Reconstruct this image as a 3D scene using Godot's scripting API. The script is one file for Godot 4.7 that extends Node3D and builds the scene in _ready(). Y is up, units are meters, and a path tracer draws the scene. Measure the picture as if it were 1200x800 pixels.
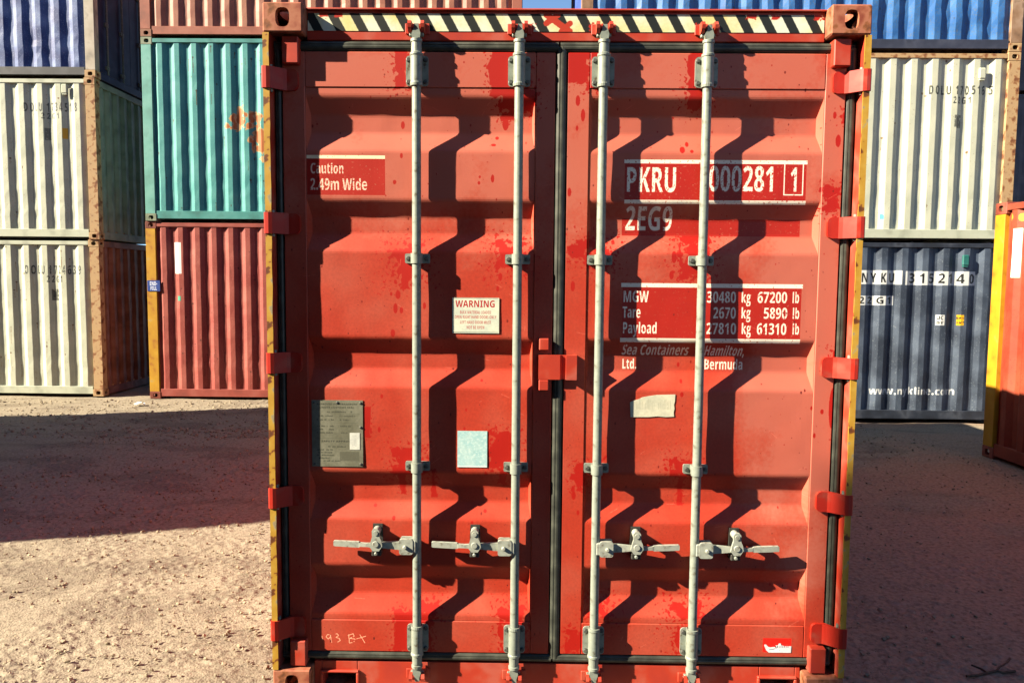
extends Node3D

# ------------------------------------------------------------------ camera and light (tune here)
const EYE := Vector3(-0.1652, 1.7815, 3.1248)
const FOCAL := 890.0
const EXPOSURE := 4.6
const SUN_DIR := Vector3(3.0, -1.85, -1.0)

var cam_basis: Basis
var M := {}
var font: SystemFont
var thin: SystemFont
var used := {}


func _ready() -> void:
	cam_basis = Basis.from_euler(Vector3(-0.0771, 0.0124, 0.0086), EULER_ORDER_YXZ)
	var cam := Camera3D.new()
	cam.name = "camera"
	cam.transform = Transform3D(cam_basis, EYE)
	cam.fov = rad_to_deg(2.0 * atan(400.0 / FOCAL))
	cam.near = 0.05
	cam.far = 900.0
	cam.current = true
	add_child(cam)
	var env := Environment.new()
	env.background_mode = Environment.BG_SKY
	var sky := ProceduralSkyMaterial.new()
	sky.sky_top_color = Color(0.165, 0.24, 0.365)
	sky.sky_horizon_color = Color(0.45, 0.59, 0.70)
	sky.sky_curve = 0.14
	sky.ground_bottom_color = Color(0.16, 0.14, 0.12)
	sky.ground_horizon_color = Color(0.25, 0.25, 0.24)
	sky.sky_energy_multiplier = 1.0
	sky.ground_energy_multiplier = 1.0
	var sk := Sky.new()
	sk.sky_material = sky
	env.sky = sk
	env.tonemap_mode = Environment.TONE_MAPPER_LINEAR
	env.tonemap_exposure = EXPOSURE
	env.sdfgi_enabled = true
	env.ssao_enabled = true
	env.ssil_enabled = true
	var we := WorldEnvironment.new()
	we.name = "world_environment"
	we.environment = env
	add_child(we)
	var sun := DirectionalLight3D.new()
	sun.name = "sun"
	sun.light_energy = 1.6
	sun.light_color = Color(1.0, 0.94, 0.84)
	sun.light_angular_distance = 0.5
	sun.shadow_enabled = true
	sun.look_at_from_position(Vector3.ZERO, SUN_DIR, Vector3.UP)
	add_child(sun)

	font = SystemFont.new()
	font.font_names = PackedStringArray(["Droid Sans"])
	font.font_weight = 700
	thin = SystemFont.new()
	thin.font_names = PackedStringArray(["Droid Sans"])
	thin.font_weight = 700
	materials()
	ground()
	front_container()
	yard()
	litter()


# ------------------------------------------------------------------ helpers
func at_z(x: float, y: float, z: float) -> Vector3:
	# the point on the plane z seen at a photo pixel
	var d := cam_basis * Vector3((x - 600.0) / FOCAL, -(y - 400.0) / FOCAL, -1.0)
	return EYE + d * ((z - EYE.z) / d.z)


func meta(o: Node, label: String, category: String, group := "", kind := "") -> void:
	if label: o.set_meta("label", label)
	if category: o.set_meta("category", category)
	if group: o.set_meta("group", group)
	if kind: o.set_meta("kind", kind)


func numbered(called: String) -> String:
	used[called] = used.get(called, -1) + 1
	return called if used[called] == 0 else "%s_%03d" % [called, used[called]]


func base(called: String, label: String, category: String, group := "") -> Node3D:
	var o := Node3D.new()
	o.name = numbered(called)
	meta(o, label, category, group)
	add_child(o)
	return o


class Shape:
	var v := PackedVector3Array()
	var n := PackedVector3Array()
	var uv := PackedVector2Array()
	var box := Rect2(0, 0, 1, 1)   # planar mapping x, y -> uv

	func uvof(p: Vector3) -> Vector2:
		return Vector2((p.x - box.position.x) / box.size.x, 1.0 - (p.y - box.position.y) / box.size.y)

	func tri(a: Vector3, b: Vector3, c: Vector3, hint: Vector3) -> void:
		var m := (b - a).cross(c - a)
		if m.length_squared() < 1e-18: return
		m = m.normalized()
		if m.dot(hint) < 0:
			m = -m
			for p in [a, b, c]: v.append(p)
		else:
			for p in [a, c, b]: v.append(p)
		for i in 3:
			n.append(m)
			uv.append(uvof(v[v.size() - 3 + i]))

	func quad(a: Vector3, b: Vector3, c: Vector3, d: Vector3, hint: Vector3) -> void:
		tri(a, b, c, hint)
		tri(a, c, d, hint)

	func stri(a: Vector3, b: Vector3, c: Vector3, na: Vector3, nb: Vector3, nc: Vector3) -> void:
		var m := (b - a).cross(c - a)
		if m.length_squared() < 1e-18: return
		if m.dot(na + nb + nc) < 0:
			v.append(a); v.append(b); v.append(c)
			n.append(na); n.append(nb); n.append(nc)
		else:
			v.append(a); v.append(c); v.append(b)
			n.append(na); n.append(nc); n.append(nb)
		for i in 3: uv.append(uvof(v[v.size() - 3 + i]))

	# chamfered box; holes: {"+z": Vector2(rx, ry)} stadium openings through faces
	func bbox(lo: Vector3, hi: Vector3, c := 0.004, holes := {}) -> void:
		var mid := (lo + hi) * 0.5
		var h := (hi - lo) * 0.5
		c = minf(c, minf(h.x, minf(h.y, h.z)) * 0.9)
		for a in 3:
			var u := (a + 1) % 3
			var w := (a + 2) % 3
			for s in [-1.0, 1.0]:
				var nrm := Vector3.ZERO
				nrm[a] = s
				var q: Array[Vector3] = []
				for k in [[-1, -1], [1, -1], [1, 1], [-1, 1]]:
					var p := mid
					p[a] += s * h[a]
					p[u] += k[0] * (h[u] - c)
					p[w] += k[1] * (h[w] - c)
					q.append(p)
				var key: String = ("+" if s > 0 else "-") + "xyz"[a]
				if holes.has(key):
					hole_face(q, nrm, holes[key])
				else:
					quad(q[0], q[1], q[2], q[3], nrm)
			if c > 0:
				for s in [-1.0, 1.0]:          # edges along axis a
					for t in [-1.0, 1.0]:
						var nn := Vector3.ZERO
						nn[u] = s
						nn[w] = t
						var e: Array[Vector3] = []
						for k in [[-1, 0], [1, 0], [1, 1], [-1, 1]]:
							var p := mid
							p[a] += k[0] * (h[a] - c)
							p[u] += s * (h[u] - (c if k[1] == 0 else 0.0))
							p[w] += t * (h[w] - (0.0 if k[1] == 0 else c))
							e.append(p)
						quad(e[0], e[1], e[2], e[3], nn)
		if c > 0:
			for sx in [-1.0, 1.0]:
				for sy in [-1.0, 1.0]:
					for sz in [-1.0, 1.0]:
						var s := Vector3(sx, sy, sz)
						tri(mid + s * Vector3(h.x, h.y - c, h.z - c), mid + s * Vector3(h.x - c, h.y, h.z - c), mid + s * Vector3(h.x - c, h.y - c, h.z), s)

	func hole_face(q: Array[Vector3], nrm: Vector3, r: Vector2) -> void:
		var mid := (q[0] + q[2]) * 0.5
		var du := (q[1] - q[0]) * 0.5
		var dv := (q[3] - q[0]) * 0.5
		var N := 20
		var inner: Array[Vector3] = []
		var outer: Array[Vector3] = []
		for i in N:
			var a := TAU * (i + 0.5) / N
			var cs := Vector2(cos(a), sin(a))
			var e := Vector2(signf(cs.x) * pow(absf(cs.x), 0.7) * r.x, signf(cs.y) * pow(absf(cs.y), 0.7) * r.y)
			inner.append(mid + du.normalized() * e.x + dv.normalized() * e.y)
			var k := 1.0 / maxf(absf(cs.x), absf(cs.y))
			outer.append(mid + du * cs.x * k + dv * cs.y * k)
		for i in N:
			var j := (i + 1) % N
			quad(outer[i], outer[j], inner[j], inner[i], nrm)
			var back := nrm * -0.028
			quad(inner[i], inner[j], inner[j] + back, inner[i] + back, mid - inner[i])
		for i in 4:                    # corners left between the outer ring and the rectangle
			var cr: Vector3 = q[i]
			for k in N:
				var j := (k + 1) % N
				var a1 := outer[k] - mid
				var a2 := outer[j] - mid
				var cc := cr - mid
				if a1.cross(cc).dot(cc.cross(a2)) > 0 and a1.dot(cc) > 0 and a2.dot(cc) > 0:
					tri(outer[k], cr, outer[j], nrm)

	# tube along the polyline pts with radius r
	func tube(pts: Array, r: float, sides := 14, caps := true) -> void:
		var rings := []
		for i in pts.size():
			var t: Vector3 = (pts[mini(i + 1, pts.size() - 1)] - pts[maxi(i - 1, 0)]).normalized()
			var u := t.cross(Vector3(0.13, 0.2, 0.97)).normalized()
			var w := t.cross(u)
			var ring := []
			for k in sides:
				var a := TAU * k / sides
				ring.append(u * cos(a) + w * sin(a))
			rings.append(ring)
		for i in pts.size() - 1:
			for k in sides:
				var j := (k + 1) % sides
				var a: Vector3 = rings[i][k]
				var b: Vector3 = rings[i][j]
				var c: Vector3 = rings[i + 1][j]
				var d: Vector3 = rings[i + 1][k]
				stri(pts[i] + a * r, pts[i] + b * r, pts[i + 1] + c * r, a, b, c)
				stri(pts[i] + a * r, pts[i + 1] + c * r, pts[i + 1] + d * r, a, c, d)
		if caps:
			for e in [0, pts.size() - 1]:
				var out: Vector3 = (pts[e] - pts[1 if e == 0 else e - 1])
				for k in sides:
					tri(pts[e], pts[e] + rings[e][k] * r, pts[e] + rings[e][(k + 1) % sides] * r, out)

	# lathe about an axis: profile of (along, radius)
	func lathe(o: Vector3, axis: Vector3, prof: Array, sides := 16) -> void:
		for i in prof.size() - 1:
			var a: Vector2 = prof[i]
			var b: Vector2 = prof[i + 1]
			if is_equal_approx(a.y, b.y):
				tube([o + axis * a.x, o + axis * b.x], a.y, sides, false)
			else:
				var u := axis.cross(Vector3(0.13, 0.2, 0.97)).normalized()
				var w := axis.cross(u)
				for k in sides:
					var p := TAU * k / sides
					var q := TAU * (k + 1) / sides
					var e := u * cos(p) + w * sin(p)
					var f := u * cos(q) + w * sin(q)
					var hint := (e + f) * absf(b.x - a.x) + axis * (a.y - b.y) * 2.0
					quad(o + axis * a.x + e * a.y, o + axis * a.x + f * a.y, o + axis * b.x + f * b.y, o + axis * b.x + e * b.y, hint)

	# extrude a polygon (Vector2 list) along axis w between w0 and w1; u, w: in-plane axes
	func prism(poly: PackedVector2Array, u: Vector3, w: Vector3, o0: Vector3, o1: Vector3) -> void:
		var idx := Geometry2D.triangulate_polygon(poly)
		var ax := (o1 - o0).normalized()
		for i in range(0, idx.size(), 3):
			var t := []
			for k in 3: t.append(u * poly[idx[i + k]].x + w * poly[idx[i + k]].y)
			tri(o0 + t[0], o0 + t[1], o0 + t[2], -ax)
			tri(o1 + t[0], o1 + t[1], o1 + t[2], ax)
		var cw := Geometry2D.is_polygon_clockwise(poly)
		for i in poly.size():
			var a := poly[i]
			var b := poly[(i + 1) % poly.size()]
			var e := b - a
			var out2 := Vector2(e.y, -e.x) * (-1.0 if cw else 1.0)
			var A := u * a.x + w * a.y
			var B := u * b.x + w * b.y
			quad(o0 + A, o0 + B, o1 + B, o1 + A, u * out2.x + w * out2.y)

	func mesh() -> ArrayMesh:
		var arr := []
		arr.resize(Mesh.ARRAY_MAX)
		arr[Mesh.ARRAY_VERTEX] = v
		arr[Mesh.ARRAY_NORMAL] = n
		arr[Mesh.ARRAY_TEX_UV] = uv
		var m := ArrayMesh.new()
		m.add_surface_from_arrays(Mesh.PRIMITIVE_TRIANGLES, arr)
		return m


func put(called: String, s: Shape, m: Material, parent: Node) -> MeshInstance3D:
	return put_mesh(called, s.mesh(), m, parent)


func put_mesh(called: String, me: Mesh, m: Material, parent: Node) -> MeshInstance3D:
	var o := MeshInstance3D.new()
	o.name = called
	o.mesh = me
	o.material_override = m
	o.cast_shadow = GeometryInstance3D.SHADOW_CASTING_SETTING_ON
	parent.add_child(o, true)
	return o


func box_part(called: String, lo: Vector3, hi: Vector3, m: Material, parent: Node, c := 0.004) -> MeshInstance3D:
	var s := Shape.new()
	s.bbox(lo, hi, c)
	return put(called, s, m, parent)


# ------------------------------------------------------------------ painting of paint, print and wear
class Paint:
	var w: int
	var h: int
	var ppm: float
	var x0: float
	var y1: float          # top
	var d := PackedByteArray()
	var noise := FastNoiseLite.new()
	var rng := RandomNumberGenerator.new()

	func _init(x_left: float, y_bottom: float, width: float, height: float, per_metre: float, sd: int) -> void:
		ppm = per_metre
		x0 = x_left
		y1 = y_bottom + height
		w = int(ceil(width * ppm))
		h = int(ceil(height * ppm))
		d.resize(w * h * 3)
		noise.seed = sd
		noise.noise_type = FastNoiseLite.TYPE_SIMPLEX_SMOOTH
		noise.fractal_type = FastNoiseLite.FRACTAL_FBM
		noise.fractal_octaves = 4
		noise.frequency = 1.0
		rng.seed = sd

	func rect() -> Rect2:
		return Rect2(x0, y1 - h / ppm, w / ppm, h / ppm)

	# mottled paint: colour a, worn to b in blotches, speckles of c
	func coat(a: Color, b: Color, c: Color, blotch := 3.0, amount := 0.5, speck := 0.62, dust := 0.05) -> void:
		var k := 0
		for j in h:
			var y := y1 - j / ppm
			for i in w:
				var x := x0 + i / ppm
				var t := clampf(noise.get_noise_2d(x * blotch, y * blotch) * 1.3 + amount, 0.0, 1.0)
				var f := noise.get_noise_2d(x * 60.0 + 31.0, y * 60.0)
				var q := 1.0 + dust * f
				var r := lerpf(a.r, b.r, t) * q
				var g := lerpf(a.g, b.g, t) * q
				var bl := lerpf(a.b, b.b, t) * q
				if f > speck:
					r = c.r; g = c.g; bl = c.b
				d[k] = clampi(int(r * 255.0), 0, 255)
				d[k + 1] = clampi(int(g * 255.0), 0, 255)
				d[k + 2] = clampi(int(bl * 255.0), 0, 255)
				k += 3

	# paler tone blended in as grainy blotches round each [centre, rx, ry, amount]
	func pale_tone(list: Array, c: Color) -> void:
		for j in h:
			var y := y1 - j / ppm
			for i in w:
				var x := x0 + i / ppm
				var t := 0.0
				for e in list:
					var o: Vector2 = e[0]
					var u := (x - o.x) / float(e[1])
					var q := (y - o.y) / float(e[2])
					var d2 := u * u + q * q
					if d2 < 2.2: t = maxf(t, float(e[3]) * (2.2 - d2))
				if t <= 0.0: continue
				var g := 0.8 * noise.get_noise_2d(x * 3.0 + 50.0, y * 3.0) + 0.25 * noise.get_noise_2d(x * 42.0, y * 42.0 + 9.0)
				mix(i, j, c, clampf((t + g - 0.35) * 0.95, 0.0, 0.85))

	func mix(i: int, j: int, c: Color, t: float) -> void:
		if i < 0 or j < 0 or i >= w or j >= h or t <= 0.0: return
		t = minf(t, 1.0)
		var k := (j * w + i) * 3
		d[k] = int(lerpf(d[k], c.r * 255.0, t))
		d[k + 1] = int(lerpf(d[k + 1], c.g * 255.0, t))
		d[k + 2] = int(lerpf(d[k + 2], c.b * 255.0, t))

	# ragged patch inside the world rectangle, spattered beyond its edge
	func patch(xa: float, ya: float, xb: float, yb: float, c: Color, rag := 0.03, spat := 0.05, strength := 1.0) -> void:
		var m := rag + spat
		for j in range(int((y1 - yb - m) * ppm), int((y1 - ya + m) * ppm)):
			var y := y1 - j / ppm
			for i in range(int((xa - m - x0) * ppm), int((xb + m - x0) * ppm)):
				var x := x0 + i / ppm
				var e := minf(minf(x - xa, xb - x), minf(y - ya, yb - y))
				var wob := noise.get_noise_2d(x * 14.0 + 7.0, y * 14.0) * rag * 2.0
				var s := e + wob
				if s > 0.0:
					mix(i, j, c, strength * minf(1.0, s * 400.0))
				elif e > -m:
					if noise.get_noise_2d(x * 45.0 + 90.0, y * 45.0) > 0.16 + 0.5 * (-e / m):
						mix(i, j, c, strength)

	# a flaked-off area with a crisp wandering outline
	func flake(x: float, y: float, rx: float, ry: float, c: Color) -> void:
		for j in range(int((y1 - y - ry * 1.5) * ppm), int((y1 - y + ry * 1.5) * ppm) + 1):
			for i in range(int((x - rx * 1.5 - x0) * ppm), int((x + rx * 1.5 - x0) * ppm) + 1):
				var px := x0 + i / ppm
				var py := y1 - j / ppm
				var u := (px - x) / rx
				var v := (py - y) / ry
				if u * u + v * v < 0.8 + 1.6 * noise.get_noise_2d(px * 5.0, py * 5.0): mix(i, j, c, 1.0)

	func rectangle(xa: float, ya: float, xb: float, yb: float, c: Color, wear := 0.0, strength := 1.0) -> void:
		for j in range(int((y1 - yb) * ppm), int((y1 - ya) * ppm)):
			for i in range(int((xa - x0) * ppm), int((xb - x0) * ppm)):
				if wear > 0.0 and noise.get_noise_2d(i * 0.11, j * 0.11) > 0.55 - wear: continue
				mix(i, j, c, strength)

	func spot(x: float, y: float, rx: float, ry: float, c: Color, strength := 1.0) -> void:
		for j in range(int((y1 - y - ry) * ppm), int((y1 - y + ry) * ppm) + 1):
			for i in range(int((x - rx - x0) * ppm), int((x + rx - x0) * ppm) + 1):
				var u := (x0 + i / ppm - x) / rx
				var v := (y1 - j / ppm - y) / ry
				if u * u + v * v < 1.0: mix(i, j, c, strength)

	func stroke(pts: Array, r: float, c: Color, strength := 1.0) -> void:
		for k in pts.size() - 1:
			var a: Vector2 = pts[k]
			var b: Vector2 = pts[k + 1]
			var nn := int(a.distance_to(b) * ppm * 1.5) + 1
			for q in nn:
				var p := a.lerp(b, float(q) / nn)
				if noise.get_noise_2d(p.x * 60.0, p.y * 60.0) > 0.35: continue
				spot(p.x, p.y, maxf(r, 0.6 / ppm), maxf(r, 0.6 / ppm), c, strength)

	# lettering: glyph outlines rasterised by the text server, stretched to the world rectangle
	func text(f: SystemFont, s: String, xa: float, ya: float, xb: float, yb: float, c: Color, wear := 0.0, shear := 0.0, strength := 1.0) -> void:
		var ts := TextServerManager.get_primary_interface()
		var rid: RID = f.get_rids()[0]
		var size := 96
		var total := 0.0
		var glyphs := []
		for ch in s:
			var g := ts.font_get_glyph_index(rid, size, ch.unicode_at(0), 0)
			ts.font_render_glyph(rid, Vector2i(size, 0), g)
			glyphs.append([g, total])
			total += ts.font_get_glyph_advance(rid, size, g).x
		var canvas := Image.create(int(total) + 8, 110, false, Image.FORMAT_RGBA8)
		canvas.fill(Color(1, 1, 1, 0))
		for e in glyphs:
			var g: int = e[0]
			var ti := ts.font_get_glyph_texture_idx(rid, Vector2i(size, 0), g)
			if ti < 0: continue
			var r: Rect2 = ts.font_get_glyph_uv_rect(rid, Vector2i(size, 0), g)
			var im := ts.font_get_texture_image(rid, Vector2i(size, 0), ti)
			im.convert(Image.FORMAT_RGBA8)
			var off: Vector2 = ts.font_get_glyph_offset(rid, Vector2i(size, 0), g)
			canvas.blend_rect(im, Rect2i(r), Vector2i(int(e[1] + off.x), int(75 + off.y)))
		var cut := canvas.get_region(Rect2i(2, 5, int(total) - 2, 100))   # cap height rows 0..70 of 100
		var tw := maxi(2, int((xb - xa) * ppm))
		var th := maxi(2, int((yb - ya) * ppm / 0.7))
		cut.resize(tw, th, Image.INTERPOLATE_TRILINEAR if th < 50 else Image.INTERPOLATE_BILINEAR)
		var i0 := int((xa - x0) * ppm)
		var j0 := int((y1 - yb) * ppm)
		for j in th:
			for i in tw:
				var a := cut.get_pixel(i, j).a
				if a < 0.05: continue
				if wear > 0.0 and noise.get_noise_2d((i0 + i) * 0.16, (j0 + j) * 0.09) > 0.5 - wear: continue
				mix(i0 + i + int((th * 0.7 - j) * shear), j0 + j, c, a * strength)

	func texture() -> ImageTexture:
		return ImageTexture.create_from_image(Image.create_from_data(w, h, false, Image.FORMAT_RGB8, d))


func painted(p: Paint, rough := 0.55, spec := 0.4) -> StandardMaterial3D:
	var m := StandardMaterial3D.new()
	m.albedo_texture = p.texture()
	m.roughness = rough
	m.metallic_specular = spec
	m.texture_repeat = false
	return m


func noisy(stops: Array, freq := 0.02, scale := 1.0, rough := 0.6, metal := 0.0, sd := 1, octaves := 5) -> StandardMaterial3D:
	# stops: [offset, Color] pairs over a seamless fractal noise, mapped in world space
	var nz := FastNoiseLite.new()
	nz.seed = sd
	nz.frequency = freq
	nz.fractal_octaves = octaves
	var g := Gradient.new()
	g.offsets = PackedFloat32Array(stops.map(func(e): return e[0]))
	g.colors = PackedColorArray(stops.map(func(e): return e[1]))
	var t := NoiseTexture2D.new()
	t.width = 256
	t.height = 256
	t.seamless = true
	t.noise = nz
	t.color_ramp = g
	var m := StandardMaterial3D.new()
	m.albedo_texture = t
	m.roughness = rough
	m.metallic = metal
	m.metallic_specular = 0.4
	m.uv1_triplanar = true
	m.uv1_world_triplanar = true
	m.uv1_scale = Vector3.ONE * scale
	return m


const PALE_RED := Color(0.64, 0.35, 0.285)
const PALE_RED2 := Color(0.60, 0.18, 0.105)
const FRESH := Color(0.575, 0.065, 0.018)


func materials() -> void:
	M.red = noisy([[0.0, Color(0.54, 0.16, 0.12)], [0.45, PALE_RED2], [0.75, Color(0.61, 0.29, 0.235)], [1.0, Color(0.56, 0.2, 0.15)]], 0.012, 1.1, 0.55, 0.0, 3)
	M.hinge = noisy([[0.0, Color(0.58, 0.10, 0.04)], [0.55, Color(0.60, 0.13, 0.07)], [0.7, Color(0.57, 0.2, 0.15)], [1.0, Color(0.60, 0.28, 0.22)]], 0.012, 2.0, 0.5, 0.0, 9)
	M.casting = noisy([[0.0, Color(0.42, 0.18, 0.12)], [0.4, Color(0.54, 0.32, 0.23)], [0.62, Color(0.57, 0.36, 0.27)], [0.78, Color(0.46, 0.27, 0.15)], [1.0, Color(0.28, 0.16, 0.10)]], 0.02, 2.5, 0.75, 0.0, 5)
	M.yellow = noisy([[0.0, Color(0.28, 0.15, 0.07)], [0.24, Color(0.40, 0.22, 0.08)], [0.28, Color(0.60, 0.45, 0.13)], [0.76, Color(0.64, 0.51, 0.19)], [0.80, Color(0.56, 0.50, 0.36)], [1.0, Color(0.42, 0.38, 0.31)]], 0.02, 2.2, 0.6, 0.0, 12)
	M.rubber = noisy([[0.0, Color(0.13, 0.135, 0.12)], [0.6, Color(0.22, 0.23, 0.205)], [1.0, Color(0.32, 0.33, 0.29)]], 0.02, 2.0, 0.42, 0.0, 4)
	M.zinc = noisy([[0.0, Color(0.26, 0.20, 0.14)], [0.16, Color(0.34, 0.33, 0.28)], [0.30, Color(0.435, 0.465, 0.43)], [0.8, Color(0.49, 0.52, 0.48)], [1.0, Color(0.42, 0.42, 0.34)]], 0.03, 3.0, 0.45, 0.1, 6)
	M.handle = noisy([[0.0, Color(0.34, 0.31, 0.26)], [0.22, Color(0.48, 0.49, 0.45)], [0.4, Color(0.53, 0.55, 0.51)], [0.8, Color(0.57, 0.59, 0.545)], [1.0, Color(0.50, 0.48, 0.42)]], 0.03, 3.5, 0.5, 0.05, 16)
	M.bolt = noisy([[0.0, Color(0.24, 0.25, 0.24)], [1.0, Color(0.40, 0.41, 0.385)]], 0.03, 4.0, 0.5, 0.3, 7)
	M.iron = noisy([[0.0, Color(0.13, 0.13, 0.12)], [1.0, Color(0.22, 0.22, 0.20)]], 0.03, 4.0, 0.6, 0.0, 17)
	M.black = StandardMaterial3D.new()
	M.black.albedo_color = Color(0.05, 0.05, 0.05)
	M.black.roughness = 0.7
	M.rust = noisy([[0.0, Color(0.28, 0.14, 0.08)], [0.26, Color(0.46, 0.31, 0.19)], [0.45, Color(0.60, 0.50, 0.36)], [0.78, Color(0.58, 0.48, 0.35)], [1.0, Color(0.32, 0.18, 0.11)]], 0.02, 1.2, 0.8, 0.0, 8)


# ------------------------------------------------------------------ ground
func ground_height(x: float, z: float) -> float:
	var h := -0.185 * smoothstep(-4.2, -8.2, z)
	h += 0.05 * smoothstep(3.2, 4.6, x) * (1.0 - smoothstep(-4.6, -7.4, z)) * smoothstep(9.0, 7.0, x)
	h -= 0.02 * smoothstep(-2.0, -4.0, z) * (1.0 - smoothstep(-5.0, -8.0, z))
	return h


func spans(list: Array) -> PackedFloat32Array:
	# list of [from, to, first step, last step]
	var out := PackedFloat32Array()
	for e in list:
		var x: float = e[0]
		while x < e[1]:
			out.append(x)
			x += lerpf(e[2], e[3], clampf((x - e[0]) / (e[1] - e[0]), 0, 1))
	out.append(list[-1][1])
	return out


func ground() -> void:
	var xs := spans([[-300, -12, 60, 2.0], [-12, -5.0, 0.3, 0.03], [-5.0, -1.2, 0.014, 0.012], [-1.2, 1.2, 0.12, 0.12], [1.2, 4.8, 0.016, 0.02], [4.8, 12, 0.1, 0.6], [12, 300, 2, 60]])
	var zs := spans([[-400, -14, 80, 1.0], [-14, -8.2, 0.4, 0.05], [-8.2, 0.6, 0.034, 0.009], [0.6, 6, 0.1, 0.6], [6, 300, 2, 60]])
	var nz := FastNoiseLite.new()
	nz.seed = 21
	nz.frequency = 1.0
	nz.noise_type = FastNoiseLite.TYPE_SIMPLEX_SMOOTH
	nz.fractal_octaves = 3
	var lump := FastNoiseLite.new()
	lump.seed = 5
	lump.frequency = 1.0
	lump.noise_type = FastNoiseLite.TYPE_CELLULAR
	lump.fractal_type = FastNoiseLite.FRACTAL_NONE
	lump.cellular_return_type = FastNoiseLite.RETURN_DISTANCE
	var nx := xs.size()
	var nzz := zs.size()
	var v := PackedVector3Array()
	var c := PackedColorArray()
	v.resize(nx * nzz)
	c.resize(nx * nzz)
	var k := 0
	for j in nzz:
		var z := zs[j]
		for i in nx:
			var x := xs[i]
			var y := ground_height(x, z)
			var near := 1.0 if absf(x) < 12.0 and z > -14.0 and z < 3.0 else 0.0
			var big := nz.get_noise_2d(x * 0.55, z * 0.9)
			if near > 0.0:
				var mid := nz.get_noise_2d(x * 3.1 + 40.0, z * 3.1)
				var fine := nz.get_noise_2d(x * 17.0, z * 17.0 + 9.0)
				var rough := clampf(0.55 + 1.1 * nz.get_noise_2d(x * 1.3 + 11.0, z * 1.3), 0.15, 1.0)
				var clod := maxf(0.0, 0.42 - (lump.get_noise_2d(x * 26.0, z * 26.0) + 1.0)) * 0.022 * rough
				var clod2 := maxf(0.0, 0.33 - (lump.get_noise_2d(x * 11.0 + 5.0, z * 11.0) + 1.0)) * 0.036 * rough
				y += big * 0.018 + mid * 0.008 + fine * 0.0042 * rough + clod + clod2
			v[k] = Vector3(x, y, z)
			# damp and dry soil: patches with ragged outlines
			var e := nz.get_noise_2d(x * 0.8 + 70.0, z * 1.5 - 20.0) + 0.35 * nz.get_noise_2d(x * 9.0, z * 9.0)
			var damp := smoothstep(0.08, 0.34, e)
			var stony := smoothstep(0.1, 0.5, nz.get_noise_2d(x * 30.0, z * 30.0 + 50.0))
			var col := Color(0.25, 0.215, 0.158).lerp(Color(0.115, 0.094, 0.07), damp * 0.45)
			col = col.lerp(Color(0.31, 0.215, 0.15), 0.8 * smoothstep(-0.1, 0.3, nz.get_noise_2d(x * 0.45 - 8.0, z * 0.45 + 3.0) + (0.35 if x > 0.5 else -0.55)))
			col = col.lerp(Color(0.33, 0.29, 0.225), stony * 0.3)
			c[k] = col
			k += 1
	var idx := PackedInt32Array()
	idx.resize((nx - 1) * (nzz - 1) * 6)
	k = 0
	for j in nzz - 1:
		for i in nx - 1:
			var a := j * nx + i
			idx[k] = a; idx[k + 1] = a + 1; idx[k + 2] = a + nx
			idx[k + 3] = a + 1; idx[k + 4] = a + nx + 1; idx[k + 5] = a + nx
			k += 6
	var n := PackedVector3Array()
	n.resize(v.size())
	for j in nzz:
		for i in nx:
			var a := j * nx + i
			var l := v[a - (1 if i > 0 else 0)]
			var r := v[a + (1 if i < nx - 1 else 0)]
			var f := v[a - (nx if j > 0 else 0)]
			var b := v[a + (nx if j < nzz - 1 else 0)]
			n[a] = (b - f).cross(r - l).normalized()
	var arr := []
	arr.resize(Mesh.ARRAY_MAX)
	arr[Mesh.ARRAY_VERTEX] = v
	arr[Mesh.ARRAY_NORMAL] = n
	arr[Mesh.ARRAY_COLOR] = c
	arr[Mesh.ARRAY_INDEX] = idx
	var me := ArrayMesh.new()
	me.add_surface_from_arrays(Mesh.PRIMITIVE_TRIANGLES, arr)
	var m := noisy([[0.0, Color(0.68, 0.67, 0.66)], [0.4, Color(0.90, 0.90, 0.90)], [0.6, Color(0.95, 0.95, 0.95)], [1.0, Color(1, 1, 1)]], 0.045, 2.1, 0.95, 0.0, 14)
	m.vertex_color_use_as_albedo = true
	m.metallic_specular = 0.2
	var hz := FastNoiseLite.new()
	hz.seed = 77
	hz.frequency = 0.06
	hz.fractal_octaves = 4
	var ht := NoiseTexture2D.new()
	ht.width = 512
	ht.height = 512
	ht.seamless = true
	ht.noise = hz
	m.heightmap_enabled = true
	m.heightmap_texture = ht
	m.heightmap_scale = 0.35
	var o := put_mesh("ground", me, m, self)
	meta(o, "bare sandy dirt ground of the container yard", "ground", "", "structure")


# ------------------------------------------------------------------ the red container at the front
const DOOR_Z := -0.0615      # outer face of the pressed panel
const FRAME_Z := -0.0578     # rails and stiles
const DEPTH := 0.040
# slant top, recess top, shelf top, shelf bottom of each pressed groove
const GROOVES := [[2.543, 2.473, 2.399, 2.323], [2.122, 2.052, 1.982, 1.910], [1.547, 1.479, 1.411, 1.336], [0.973, 0.903, 0.835, 0.764], [0.563, 0.495, 0.425, 0.346]]


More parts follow.
